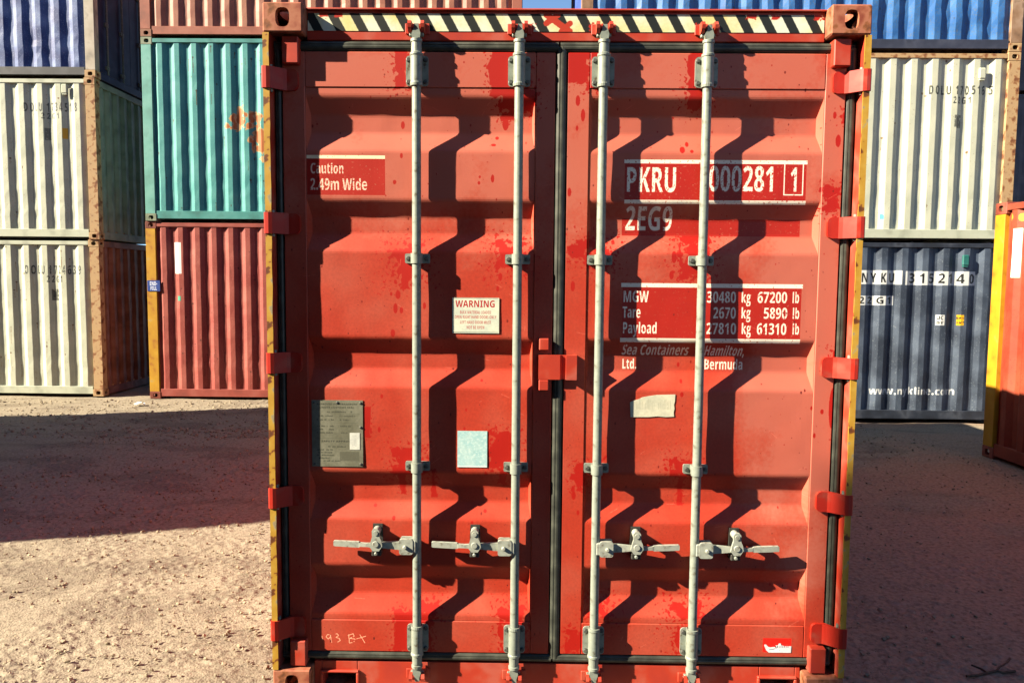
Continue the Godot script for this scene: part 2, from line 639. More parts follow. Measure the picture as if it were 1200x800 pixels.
func door_profile() -> Array:
	# (y, depth) from the top down with small bends
	var raw := [Vector2(2.575, 0)]
	for g in GROOVES:
		raw.append(Vector2(g[0], 0)); raw.append(Vector2(g[1], DEPTH)); raw.append(Vector2(g[2], DEPTH)); raw.append(Vector2(g[3], 0))
	raw.append(Vector2(0.321, 0))
	var out := [raw[0]]
	for i in range(1, raw.size() - 1):
		var p: Vector2 = raw[i]
		var a: Vector2 = p + (raw[i - 1] - p).normalized() * minf(0.011, p.distance_to(raw[i - 1]) * 0.4)
		var b: Vector2 = p + (raw[i + 1] - p).normalized() * minf(0.011, p.distance_to(raw[i + 1]) * 0.4)
		for k in 4:
			var t := k / 3.0
			out.append(a.lerp(p, t).lerp(p.lerp(b, t), t))
	out.append(raw[-1])
	var fine := [out[0]]
	for i in range(1, out.size()):
		var a: Vector2 = out[i - 1]
		var b: Vector2 = out[i]
		var n := maxi(1, int(ceil(a.distance_to(b) / 0.03)))
		for k in n: fine.append(a.lerp(b, (k + 1.0) / n))
	return fine


func quick_paint_patches(p: Paint, list: Array, c: Color) -> void:
	for e in list:
		var a := at_z(e[0], e[3], DOOR_Z)
		var b := at_z(e[2], e[1], DOOR_Z)
		p.patch(a.x, a.y, b.x, b.y, c, e[4] if e.size() > 4 else 0.025, e[5] if e.size() > 5 else 0.05)


func drips(p: Paint, list: Array, c: Color) -> void:
	for e in list:
		var a := at_z(e[0], e[1], DOOR_Z)
		p.spot(a.x, a.y, e[2] / 281.0, e[3] / 281.0, c)


func box_text(p: Paint, s: String, xa: float, ya: float, xb: float, yb: float, z: float, c: Color, wear := 0.0, shear := 0.0) -> void:
	var a := at_z(xa, yb, z)
	var b := at_z(xb, ya, z)
	p.text(font, s, a.x, a.y, b.x, b.y, c, wear, shear)


func bar(p: Paint, xa: float, ya: float, xb: float, yb: float, z: float, c: Color, wear := 0.0) -> void:
	var a := at_z(xa, yb, z)
	var b := at_z(xb, ya, z)
	p.rectangle(a.x, a.y, b.x, b.y, c, wear)


func door_paint(right: bool) -> StandardMaterial3D:
	var p := Paint.new(0.0 if right else -1.18, 0.14, 1.18, 2.62, 640.0, 11 if right else 4)
	p.coat(PALE_RED2, Color(0.61, 0.25, 0.18), Color(0.42, 0.14, 0.10), 2.2, 0.42, 0.60, 0.08)
	p.pale_tone([[Vector2(-0.55, 2.45), 0.95, 0.42, 0.75], [Vector2(0.6, 2.4), 0.9, 0.5, 0.7], [Vector2(1.02, 1.5), 0.22, 0.9, 0.8]], PALE_RED)  # paler at the top of both doors and along the right edge
	var white := Color(0.86, 0.83, 0.76)
	if right:
		quick_paint_patches(p, [
			[663, 58, 691, 96, 0.012, 0.06], [690, 60, 702, 104, 0.02, 0.05], [806, 58, 830, 104, 0.01, 0.02], [806, 100, 828, 122, 0.02, 0.06],
			[668, 285, 690, 305, 0.02, 0.05], [692, 284, 716, 310, 0.03, 0.07], [800, 276, 830, 325, 0.03, 0.08], [672, 544, 690, 572, 0.02, 0.03],
			[690, 540, 704, 556, 0.02, 0.03], [786, 540, 816, 558, 0.03, 0.05], [795, 556, 802, 594, 0.006, 0.01],
			[690, 706, 714, 722, 0.03, 0.06], [790, 712, 820, 724, 0.02, 0.10], [790, 736, 812, 764, 0.02, 0.05], [664, 738, 690, 764, 0.02, 0.04],
			[986, 128, 995, 145, 0.01, 0.02], [966, 218, 984, 250, 0.02, 0.03], [975, 410, 990, 428, 0.012, 0.03]], FRESH)
		drips(p, [[677, 118, 2.6, 6, 0], [683, 135, 2.4, 7, 0], [667, 225, 2.2, 5, 0], [676, 150, 1.5, 3, 0], [671, 335, 2.5, 6, 0], [800, 175, 3, 4, 0], [806, 168, 2, 3, 0], [811, 177, 2, 2, 0], [790, 301, 3, 7, 0], [787, 322, 2.5, 5, 0],
			[789, 350, 1.5, 4, 0], [790, 359, 2, 4, 0], [800, 358, 2, 4, 0], [798, 375, 1.6, 3, 0], [801, 386, 1.5, 2, 0], [797, 428, 1.5, 3, 0], [799, 447, 1.5, 2.5, 0], [799, 462, 2, 3, 0], [809, 352, 4, 22, 0],
			[982, 165, 3, 7, 0], [978, 135, 2, 4, 0], [962, 222, 2, 3, 0], [982, 350, 2, 4, 0], [975, 478, 4, 24, 0], [963, 482, 2, 3, 0], [954, 510, 1.5, 3, 0], [951, 478, 1.2, 2.5, 0], [672, 580, 2.5, 5, 0], [677, 600, 1.6, 3, 0]], FRESH)
		# number panels: newer paint behind the print
		bar(p, 732, 192, 946, 236, DOOR_Z, FRESH.lerp(PALE_RED2, 0.25), 0.08)
		bar(p, 732, 188.5, 947, 191.5, DOOR_Z, white, 0.10)
		bar(p, 732, 235.5, 945, 238.5, DOOR_Z, white, 0.12)
		box_text(p, "PKRU", 733, 195.5, 795, 225, DOOR_Z, white, 0.16)
		box_text(p, "000281", 831, 194.5, 911, 224.5, DOOR_Z, white, 0.16)
		box_text(p, "1", 926, 195.5, 938, 225, DOOR_Z, white, 0.14)
		var bc := at_z(930.8, 210.3, DOOR_Z)
		var bw := 0.0405
		var bh := 0.0655
		for e in [[-bw, -bh, bw, -bh + 0.0045], [-bw, bh - 0.0045, bw, bh], [-bw, -bh, -bw + 0.0045, bh], [bw - 0.0045, -bh, bw, bh]]:
			p.rectangle(bc.x + e[0], bc.y + e[1], bc.x + e[2], bc.y + e[3], white, 0.05)
		bar(p, 729, 258, 938, 276, DOOR_Z - DEPTH, FRESH.lerp(PALE_RED2, 0.35), 0.06)
		box_text(p, "2EG9", 733, 242, 790, 270, DOOR_Z - 0.03, white, 0.05)
		bar(p, 729, 336, 940, 400, DOOR_Z, FRESH.lerp(PALE_RED2, 0.3), 0.07)
		bar(p, 728.5, 333.5, 941.5, 336.5, DOOR_Z, white, 0.06)
		bar(p, 727, 398, 938.5, 401, DOOR_Z, white, 0.06)
		var rows := [["MGW", 730, 761, 340.5, "30480", 829, "67200", 888, 924], ["Tare", 730, 752, 359, "2670", 836, "5890", 895, 924], ["Payload", 729.5, 771, 377.5, "27810", 828, "61310", 887, 923]]
		for r in rows:
			var y: float = r[3]
			box_text(p, r[0], r[1], y, r[2], y + 13.3, DOOR_Z, white, 0.05)
			box_text(p, r[4], r[5], y + 1, 864, y + 14.3, DOOR_Z, white, 0.05)
			box_text(p, "kg", 869, y + 1.2, 881, y + 14.5, DOOR_Z, white, 0.05)
			box_text(p, r[6], r[7], y + 1.4, r[8], y + 14.6, DOOR_Z, white, 0.05)
			box_text(p, "lb", 929, y + 1.6, 938, y + 14.8, DOOR_Z, white, 0.05)
		box_text(p, "Sea Containers", 729, 404, 808, 416, DOOR_Z - 0.02, white, 0.04, 0.12)
		box_text(p, "Ltd.", 729, 420, 747, 432, DOOR_Z - DEPTH, white, 0.04)
		box_text(p, "Hamilton,", 826, 405, 875, 417, DOOR_Z - 0.02, white, 0.04, 0.12)
		box_text(p, "Bermuda", 825, 421, 872, 433, DOOR_Z - DEPTH, white, 0.04)
		# a strip of paint pulled away below the payload print
		bar(p, 894, 748, 928, 764, FRAME_Z, Color(0.80, 0.10, 0.05), 0.02)
	else:
		quick_paint_patches(p, [
			[463, 58, 478, 104, 0.01, 0.05], [573, 58, 604, 112, 0.012, 0.03], [588, 104, 626, 128, 0.02, 0.05], [586, 128, 606, 140, 0.012, 0.03],
			[462, 290, 492, 322, 0.03, 0.09], [470, 318, 480, 338, 0.01, 0.03], [582, 284, 612, 314, 0.03, 0.09], [462, 528, 494, 556, 0.025, 0.06], [467, 556, 474, 582, 0.006, 0.01], [505, 550, 510, 584, 0.006, 0.006],
			[574, 506, 606, 550, 0.02, 0.05], [584, 550, 594, 570, 0.008, 0.02], [426, 476, 434, 512, 0.004, 0.02],
			[462, 716, 506, 764, 0.012, 0.05], [494, 708, 512, 722, 0.02, 0.05], [586, 712, 612, 764, 0.02, 0.06], [606, 80, 622, 108, 0.02, 0.06]], FRESH)
		drips(p, [[470, 144, 2.2, 4.5, 0], [470, 182, 1.6, 3, 0], [462, 213, 2, 2.5, 0], [577, 209, 2, 4.5, 0], [562, 207, 1.2, 1.5, 0], [561, 214, 1.5, 2, 0], [582, 160, 2, 2, 0], [578, 169, 3, 1.6, 0], [592, 143, 3.6, 7, 0],
			[466, 345, 3, 5, 0], [463, 361, 2.5, 6, 0], [470, 363, 2, 4, 0], [460, 390, 2.6, 4.5, 0], [458, 344, 1.4, 2.2, 0], [463, 330, 1.6, 2.6, 0], [586, 324, 2.4, 4.5, 0], [583, 338, 1.6, 3.6, 0], [497, 358, 1.8, 4, 0],
			[447, 464, 1.6, 2.6, 0], [444, 503, 1.6, 3.6, 0], [564, 446, 1.6, 1.6, 0], [546, 480, 1, 2, 0], [544, 502, 1.2, 2, 0], [461, 607, 2, 2.6, 0], [438, 594, 2, 2, 0], [568, 600, 2, 2, 0], [553, 612, 1.6, 2, 0]], FRESH)
		bar(p, 360, 186, 451, 228, DOOR_Z, FRESH.lerp(PALE_RED2, 0.3), 0.04)
		bar(p, 359, 182.5, 451, 185.8, DOOR_Z, Color(0.86, 0.80, 0.66), 0.02)
		box_text(p, "Caution", 363.5, 191, 403, 203.5, DOOR_Z, Color(0.82, 0.72, 0.64), 0.12)
		box_text(p, "2.49m Wide", 363.5, 209, 431, 222.5, DOOR_Z, Color(0.82, 0.72, 0.64), 0.12)
		# chalk scribble 93 B+ on the bottom rail
		var pale_tone := Color(0.85, 0.62, 0.50)
		var sc := func(list: Array) -> Array: return list.map(func(q): var a := at_z(310 + q[0] / 6.0, 690 + q[1] / 6.0, FRAME_Z); return Vector2(a.x, a.y))
		for st in [[[402, 330], [404, 358]], [[462, 322], [440, 318], [430, 335], [445, 350], [460, 335], [462, 322], [464, 350], [470, 374]], [[488, 318], [508, 312], [518, 325], [500, 338], [522, 345], [530, 360], [510, 372]],
				[[590, 318], [594, 378]], [[585, 325], [620, 312], [628, 330], [598, 345], [634, 350], [625, 372], [594, 378]], [[646, 348], [710, 330]], [[668, 320], [704, 378]]]:
			p.stroke(sc.call(st), 0.0016, pale_tone, 0.8)
	# scattered small drips and rust pin holes
	for i in 420:
		var x := p.x0 + p.rng.randf() * 1.18
		var y := 0.16 + p.rng.randf() * 2.55
		var r := 0.0012 + 0.0025 * p.rng.randf() ** 3
		p.spot(x, y, r, r * p.rng.randf_range(1.0, 2.0), FRESH.lerp(Color(0.25, 0.07, 0.05), p.rng.randf()), 0.8)
	# scuffs
	for i in 46:
		var x := p.x0 + p.rng.randf() * 1.15
		var y := 0.2 + p.rng.randf() * 2.4
		var dx := p.rng.randf_range(-0.05, 0.05)
		p.stroke([Vector2(x, y), Vector2(x + dx, y + p.rng.randf_range(-0.03, 0.03))], 0.0009, Color(0.78, 0.42, 0.35), 0.5)
	var m := painted(p, 0.52, 0.4)
	m.set_meta("rect", p.rect())
	return m


func door_leaf(root: Node3D, right: bool) -> void:
	var s := 1.0 if right else -1.0
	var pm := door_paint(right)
	var rect: Rect2 = pm.get_meta("rect")
	var xo := 1.149 * s if right else -1.160      # hinge edge
	var xi := 0.014 if right else -0.036          # meeting edge
	var pa := 0.107 if right else -0.117          # panel ends
	var pb := 1.064 if right else -1.065
	var d := Shape.new()
	d.box = rect
	var x0 := minf(xo, xi)
	var x1 := maxf(xo, xi)
	var q0 := minf(pa, pb)
	var q1 := maxf(pa, pb)
	# pressed panel
	var prof := door_profile()
	var ramp0 := 0.015 if right else 0.012
	var buckle := FastNoiseLite.new()
	buckle.seed = 17 if right else 18
	buckle.frequency = 1.0
	buckle.fractal_octaves = 3
	var cols := 44
	var pt := func(e: Vector2, k: int) -> Vector3:
		var ramp := ramp0 * e.y / DEPTH
		var x := q0 if k < 0 else (q1 if k > cols else lerpf(q0 + ramp, q1 - ramp, float(k) / cols))
		var free := clampf(minf(x - q0, q1 - x) * 20.0, 0.0, 1.0) * clampf(minf(e.x - 0.33, 2.56 - e.x) * 20.0, 0.0, 1.0)
		var z := DOOR_Z - (0.0 if k < 0 or k > cols else e.y)
		return Vector3(x, e.x, z + free * (0.0022 * buckle.get_noise_2d(x * 2.6, e.x * 2.6) - 0.0006))
	var grid := []
	for e in prof:
		var row := PackedVector3Array()
		for k in range(-1, cols + 2): row.append(pt.call(e, k))
		grid.append(row)
	for i in prof.size() - 1:
		for k in cols + 2:
			d.quad(grid[i][k], grid[i][k + 1], grid[i + 1][k + 1], grid[i + 1][k], Vector3(0, 0, 1))
	var door := put("door", d, pm, root)
	door.set_meta("label", "right red door with container number and weights" if right else "left red door with caution panel and warning sticker")
	# frame: two stiles and two rails, a hair proud of the panel
	for e in [["stile", x0, 0.178, q0 - 0.0015, 2.720], ["stile", q1 + 0.0015, 0.178, x1, 2.720], ["rail", q0 - 0.001, 2.577, q1 + 0.001, 2.720], ["rail", q0 - 0.001, 0.178, q1 + 0.001, 0.319]]:
		var f := Shape.new()
		f.box = rect
		f.bbox(Vector3(e[1], e[2], -0.110), Vector3(e[3], e[4], FRAME_Z), 0.003)
		put(e[0], f, pm, door)
	# back skin
	box_part("inner_skin", Vector3(x0 + 0.02, 0.19, -0.15), Vector3(x1 - 0.02, 2.70, -0.111), M.red, door)
	# gaskets
	gasket(door, Vector3(x0 - 0.03, 2.742, -0.070), Vector3(x1 + (0.03 if right else 0.012), 2.742, -0.070), 0.021)
	gasket(door, Vector3(x0 - 0.03, 0.158, -0.070), Vector3(x1 + (0.03 if right else 0.012), 0.158, -0.070), 0.019)
	if right:
		gasket(door, Vector3(-0.0105, 0.158, -0.0695), Vector3(-0.0105, 2.742, -0.0695), 0.0235)
		gasket(door, Vector3(1.172, 0.158, -0.071), Vector3(1.172, 2.742, -0.071), 0.0215)
	else:
		gasket(door, Vector3(-1.178, 0.158, -0.074), Vector3(-1.178, 2.742, -0.074), 0.016)
	# locking rods and their fittings
	for x in ([0.158, 0.578] if right else [-0.602, -0.184]):
		lock_rod(door, x)
		handle(door, x, s)
	for y in [2.602, 2.018, 1.440, 0.868, 0.292]:
		hinge(door, s, y)


func gasket(door: Node, a: Vector3, b: Vector3, r: float) -> void:
	# rounded rubber lip: half-round front with a shallow groove
	var ax := (b - a).normalized()
	var u := Vector3(0, 0, 1)
	var w := ax.cross(u)
	var poly := PackedVector2Array()
	for e in [[-0.03, -1.0], [0.000, -1.0], [0.008, -0.90], [0.0135, -0.70], [0.0165, -0.45], [0.0165, -0.30], [0.0145, -0.24], [0.0165, -0.18], [0.018, 0.1], [0.017, 0.4], [0.0135, 0.68], [0.008, 0.88], [0.000, 1.0], [-0.03, 1.0]]:
		poly.append(Vector2(e[0], e[1] * r))
	var g := Shape.new()
	g.prism(poly, u, w, a, b)
	put("gasket", g, M.rubber, door)


const ROD_Z := -0.0280


func lock_rod(door: Node, x: float) -> void:
	var r := Shape.new()
	var rr := 0.0185
	r.tube([Vector3(x, 0.165, ROD_Z), Vector3(x, 1.0, ROD_Z + 0.001), Vector3(x, 1.9, ROD_Z), Vector3(x, 2.73, ROD_Z)], rr, 20)
	put("lock_rod", r, M.zinc, door)
	for end in [1.0, -1.0]:
		var yb: float = 2.575 if end > 0 else 0.312     # inner end of the bearing
		# bearing plate, collar and bolts
		var g := Shape.new()
		var o := Vector3(x, yb, ROD_Z)
		var ax := Vector3(0, end, 0)
		g.lathe(o, ax, [Vector2(0, 0.0185), Vector2(0, 0.0255), Vector2(0.010, 0.0265), Vector2(0.016, 0.0245), Vector2(0.118, 0.0245), Vector2(0.122, 0.027), Vector2(0.130, 0.027), Vector2(0.134, 0.0215), Vector2(0.172, 0.0205), Vector2(0.174, 0.024), Vector2(0.185, 0.024), Vector2(0.188, 0.017)], 20)
		g.bbox(Vector3(x - 0.0225, minf(yb, yb + end * 0.128), -0.050), Vector3(x + 0.0225, maxf(yb, yb + end * 0.128), ROD_Z), 0.003)
		put("rod_bearing", g, M.zinc, door)
		var pl := Shape.new()
		pl.prism(round_rect(0.092, 0.122, 0.014), Vector3.RIGHT, Vector3.UP, Vector3(x, yb + end * 0.066, FRAME_Z + 0.0005), Vector3(x, yb + end * 0.066, FRAME_Z + 0.009))
		put("bearing_plate", pl, M.zinc, door)
		for sx in [-1, 1]:
			for sy in [0.022, 0.110]:
				var bt := Shape.new()
				bt.lathe(Vector3(x + sx * 0.035, yb + end * sy, FRAME_Z + 0.009), Vector3(0, 0, 1), [Vector2(0, 0.010), Vector2(0.003, 0.010), Vector2(0.004, 0.008), Vector2(0.010, 0.007), Vector2(0.0101, 0.0)], 8)
				put("bolt", bt, M.bolt, door)
		# cam head gripping the keeper
		var cm := Shape.new()
		var ye: float = yb + end * 0.188
		var lo := minf(ye, ye + end * 0.05)
		cm.prism(PackedVector2Array([Vector2(-0.016, 0), Vector2(0.016, 0), Vector2(0.018, 0.018 * end), Vector2(0.011, 0.040 * end), Vector2(0.011, 0.055 * end), Vector2(-0.007, 0.055 * end), Vector2(-0.010, 0.034 * end), Vector2(-0.018, 0.016 * end)]), Vector3.RIGHT, Vector3.UP, Vector3(x, ye, ROD_Z - 0.024), Vector3(x, ye, ROD_Z + 0.016))
		cm.bbox(Vector3(x - 0.030, lo + 0.012, ROD_Z - 0.024), Vector3(x + 0.028, lo + 0.030, ROD_Z - 0.004), 0.003)
		put("rod_cam", cm, M.zinc, door)
	for y in [1.879, 1.001]:
		var c := Shape.new()
		c.prism(round_rect(0.104, 0.040, 0.006), Vector3.RIGHT, Vector3.UP, Vector3(x, y, DOOR_Z + 0.0005), Vector3(x, y, DOOR_Z + 0.010))
		c.lathe(Vector3(x, y - 0.021, ROD_Z), Vector3.UP, [Vector2(0, 0.0186), Vector2(0, 0.0245), Vector2(0.042, 0.0245), Vector2(0.042, 0.0186)], 20)
		c.bbox(Vector3(x - 0.0235, y - 0.0205, DOOR_Z + 0.004), Vector3(x + 0.0235, y + 0.0205, ROD_Z + 0.004), 0.003)
		put("rod_clamp", c, M.zinc, door)
		for sx in [-1, 1]:
			var bt := Shape.new()
			bt.lathe(Vector3(x + sx * 0.039, y, DOOR_Z + 0.010), Vector3(0, 0, 1), [Vector2(0, 0.010), Vector2(0.003, 0.010), Vector2(0.004, 0.0075), Vector2(0.011, 0.007), Vector2(0.0111, 0.0)], 8)
			put("bolt", bt, M.bolt, door)


func round_rect(w: float, h: float, r: float) -> PackedVector2Array:
	var out := PackedVector2Array()
	for q in [[1, 1, 0], [-1, 1, 1], [-1, -1, 2], [1, -1, 3]]:
		for k in 4:
			var a: float = (q[2] + k / 3.0) * PI / 2.0
			out.append(Vector2(q[0] * (w / 2 - r) + cos(a) * r, q[1] * (h / 2 - r) + sin(a) * r))
	return out


func handle(door: Node, x: float, s: float) -> void:
	var y := 0.663
	# pivot plate clamped to the rod
	var hb := Shape.new()
	hb.prism(round_rect(0.058, 0.066, 0.010), Vector3.RIGHT, Vector3.UP, Vector3(x + s * 0.044, y, ROD_Z + 0.006), Vector3(x + s * 0.044, y, ROD_Z + 0.024))
	hb.prism(round_rect(0.058, 0.066, 0.010), Vector3.RIGHT, Vector3.UP, Vector3(x + s * 0.044, y, ROD_Z - 0.022), Vector3(x + s * 0.044, y, ROD_Z - 0.014))
	hb.bbox(Vector3(minf(x, x + s * 0.030), y - 0.028, ROD_Z - 0.021), Vector3(maxf(x, x + s * 0.030), y + 0.028, ROD_Z + 0.022), 0.005)
	hb.lathe(Vector3(x + s * 0.048, y, ROD_Z + 0.024), Vector3(0, 0, 1), [Vector2(0, 0.009), Vector2(0.007, 0.009), Vector2(0.010, 0.006), Vector2(0.0101, 0)], 10)
	put("handle_hub", hb, M.handle, door)
	# the lever: a flat bar that narrows, bends outward and ends in a flat grip
	var lv := Shape.new()
	var st := [[0.060, 0.018, 0.000], [0.100, 0.016, 0.002], [0.150, 0.011, 0.006], [0.175, 0.010, 0.010], [0.215, 0.007, 0.012], [0.240, 0.008, 0.010], [0.246, 0.0118, 0.009], [0.300, 0.0118, 0.008], [0.350, 0.0112, 0.006], [0.354, 0.009, 0.006]]
	for i in st.size() - 1:
		var a: Array = st[i]
		var b: Array = st[i + 1]
		var th := 0.008
		var za: float = ROD_Z + a[2]
		var zb: float = ROD_Z + b[2]
		var ya: float = y - 0.002 + 0.030 * a[0]
		var yb: float = y - 0.002 + 0.030 * b[0]
		var A := [Vector3(x + s * a[0], ya - a[1], za - th), Vector3(x + s * a[0], ya + a[1], za - th), Vector3(x + s * a[0], ya + a[1], za + th), Vector3(x + s * a[0], ya - a[1], za + th)]
		var B := [Vector3(x + s * b[0], yb - b[1], zb - th), Vector3(x + s * b[0], yb + b[1], zb - th), Vector3(x + s * b[0], yb + b[1], zb + th), Vector3(x + s * b[0], yb - b[1], zb + th)]
		var hints := [Vector3(0, 0, -1), Vector3(0, 1, 0), Vector3(0, 0, 1), Vector3(0, -1, 0)]
		var hk := [Vector3(0, 0.001, 0) , Vector3.ZERO]
		lv.quad(A[0], A[1], B[1], B[0], hints[0])
		lv.quad(A[1], A[2], B[2], B[1], hints[1])
		lv.quad(A[2], A[3], B[3], B[2], hints[2])
		lv.quad(A[3], A[0], B[0], B[3], hints[3])
		if i == 0: lv.quad(A[0], A[1], A[2], A[3], Vector3(-s, 0, 0))
		if i == st.size() - 2: lv.quad(B[0], B[1], B[2], B[3], Vector3(s, 0, 0))
	put("handle", lv, M.handle, door)
	# catch: swinging tongue over the lever, on a retainer fixed to the door
	var cx := x + s * 0.172
	var ct := Shape.new()
	ct.prism(PackedVector2Array([Vector2(-0.016, 0.073), Vector2(-0.008, 0.083), Vector2(0.008, 0.083), Vector2(0.016, 0.073), Vector2(0.017, 0.045), Vector2(0.024, 0.030), Vector2(0.028, 0.008), Vector2(0.014, -0.014), Vector2(-0.012, -0.014), Vector2(-0.026, 0.004), Vector2(-0.020, 0.030), Vector2(-0.015, 0.048)]), Vector3.RIGHT, Vector3.UP, Vector3(cx, y - 0.004, ROD_Z + 0.016), Vector3(cx, y - 0.004, ROD_Z + 0.027))
	ct.lathe(Vector3(cx, y + 0.060, DOOR_Z), Vector3(0, 0, 1), [Vector2(0, 0.017), Vector2(0.050, 0.017), Vector2(0.051, 0.011), Vector2(0.064, 0.010), Vector2(0.0641, 0)], 12)
	ct.lathe(Vector3(cx, y + 0.012, ROD_Z + 0.027), Vector3(0, 0, 1), [Vector2(0, 0.014), Vector2(0.004, 0.012), Vector2(0.0041, 0)], 12)
	put("handle_catch", ct, M.handle, door)
	var rt := Shape.new()
	rt.prism(PackedVector2Array([Vector2(-0.020, 0.088), Vector2(0.020, 0.088), Vector2(0.023, 0.0), Vector2(0.018, -0.042), Vector2(-0.018, -0.042), Vector2(-0.023, 0.0)]), Vector3.RIGHT, Vector3.UP, Vector3(cx, y - 0.004, DOOR_Z + 0.0005), Vector3(cx, y - 0.004, DOOR_Z + 0.010))
	rt.bbox(Vector3(cx - 0.020, y - 0.046, DOOR_Z + 0.008), Vector3(cx + 0.020, y - 0.019, ROD_Z + 0.012), 0.003)
	put("handle_retainer", rt, M.iron, door)
	var sl := Shape.new()
	sl.lathe(Vector3(cx, y - 0.033, ROD_Z + 0.012), Vector3(0, 0, 1), [Vector2(0, 0.008), Vector2(0.006, 0.008), Vector2(0.009, 0.005), Vector2(0.0091, 0)], 8)
	put("bolt", sl, M.zinc, door)


func hinge(door: Node, s: float, y: float) -> void:
	# strap: flat blade on the stile, cranked forward to the knuckle on the post edge
	var h := Shape.new()
	var hh := 0.043
	var poly := PackedVector2Array()
	for e in [[1.107, -0.0575], [1.107, -0.044], [1.136, -0.043], [1.150, -0.034], [1.184, -0.004], [1.191, 0.003], [1.205, 0.007], [1.2190, 0.006], [1.2245, 0.001], [1.2245, -0.030], [1.2200, -0.030], [1.2200, 0.0008], [1.193, 0.0008], [1.186, -0.012], [1.150, -0.0575]]:
		poly.append(Vector2(e[0] * s, e[1]))
	h.prism(poly, Vector3.RIGHT, Vector3(0, 0, 1), Vector3(0, y - hh, 0), Vector3(0, y + hh, 0))
	# rounded blade end
	var tip := PackedVector2Array([Vector2(1.109 * s, hh), Vector2(1.109 * s, -hh), Vector2(1.099 * s, -hh + 0.004), Vector2(1.093 * s, -hh + 0.011), Vector2(1.091 * s, -hh + 0.020), Vector2(1.091 * s, hh - 0.020), Vector2(1.093 * s, hh - 0.011), Vector2(1.099 * s, hh - 0.004)])
	h.prism(tip, Vector3.RIGHT, Vector3.UP, Vector3(0, y, -0.0575), Vector3(0, y, -0.044))
	put("hinge", h, M.hinge, door)
	var pin := Shape.new()
	pin.lathe(Vector3(1.196 * s, y - 0.054, -0.024), Vector3.UP, [Vector2(0, 0), Vector2(0, 0.0085), Vector2(0.108, 0.0085), Vector2(0.108, 0.0)], 12)
	put("hinge_pin", pin, M.zinc, door)


func plate(called: String, parent: Node, xa: float, ya: float, xb: float, yb: float, z: float, m: Material, th := 0.0016, outline: PackedVector2Array = PackedVector2Array()) -> MeshInstance3D:
	var s := Shape.new()
	s.box = Rect2(xa, ya, xb - xa, yb - ya)
	if outline.is_empty():
		s.bbox(Vector3(xa, ya, z), Vector3(xb, yb, z + th), 0.0)
	else:
		s.prism(outline, Vector3.RIGHT, Vector3.UP, Vector3(0, 0, z), Vector3(0, 0, z + th))
	return put(called, s, m, parent)


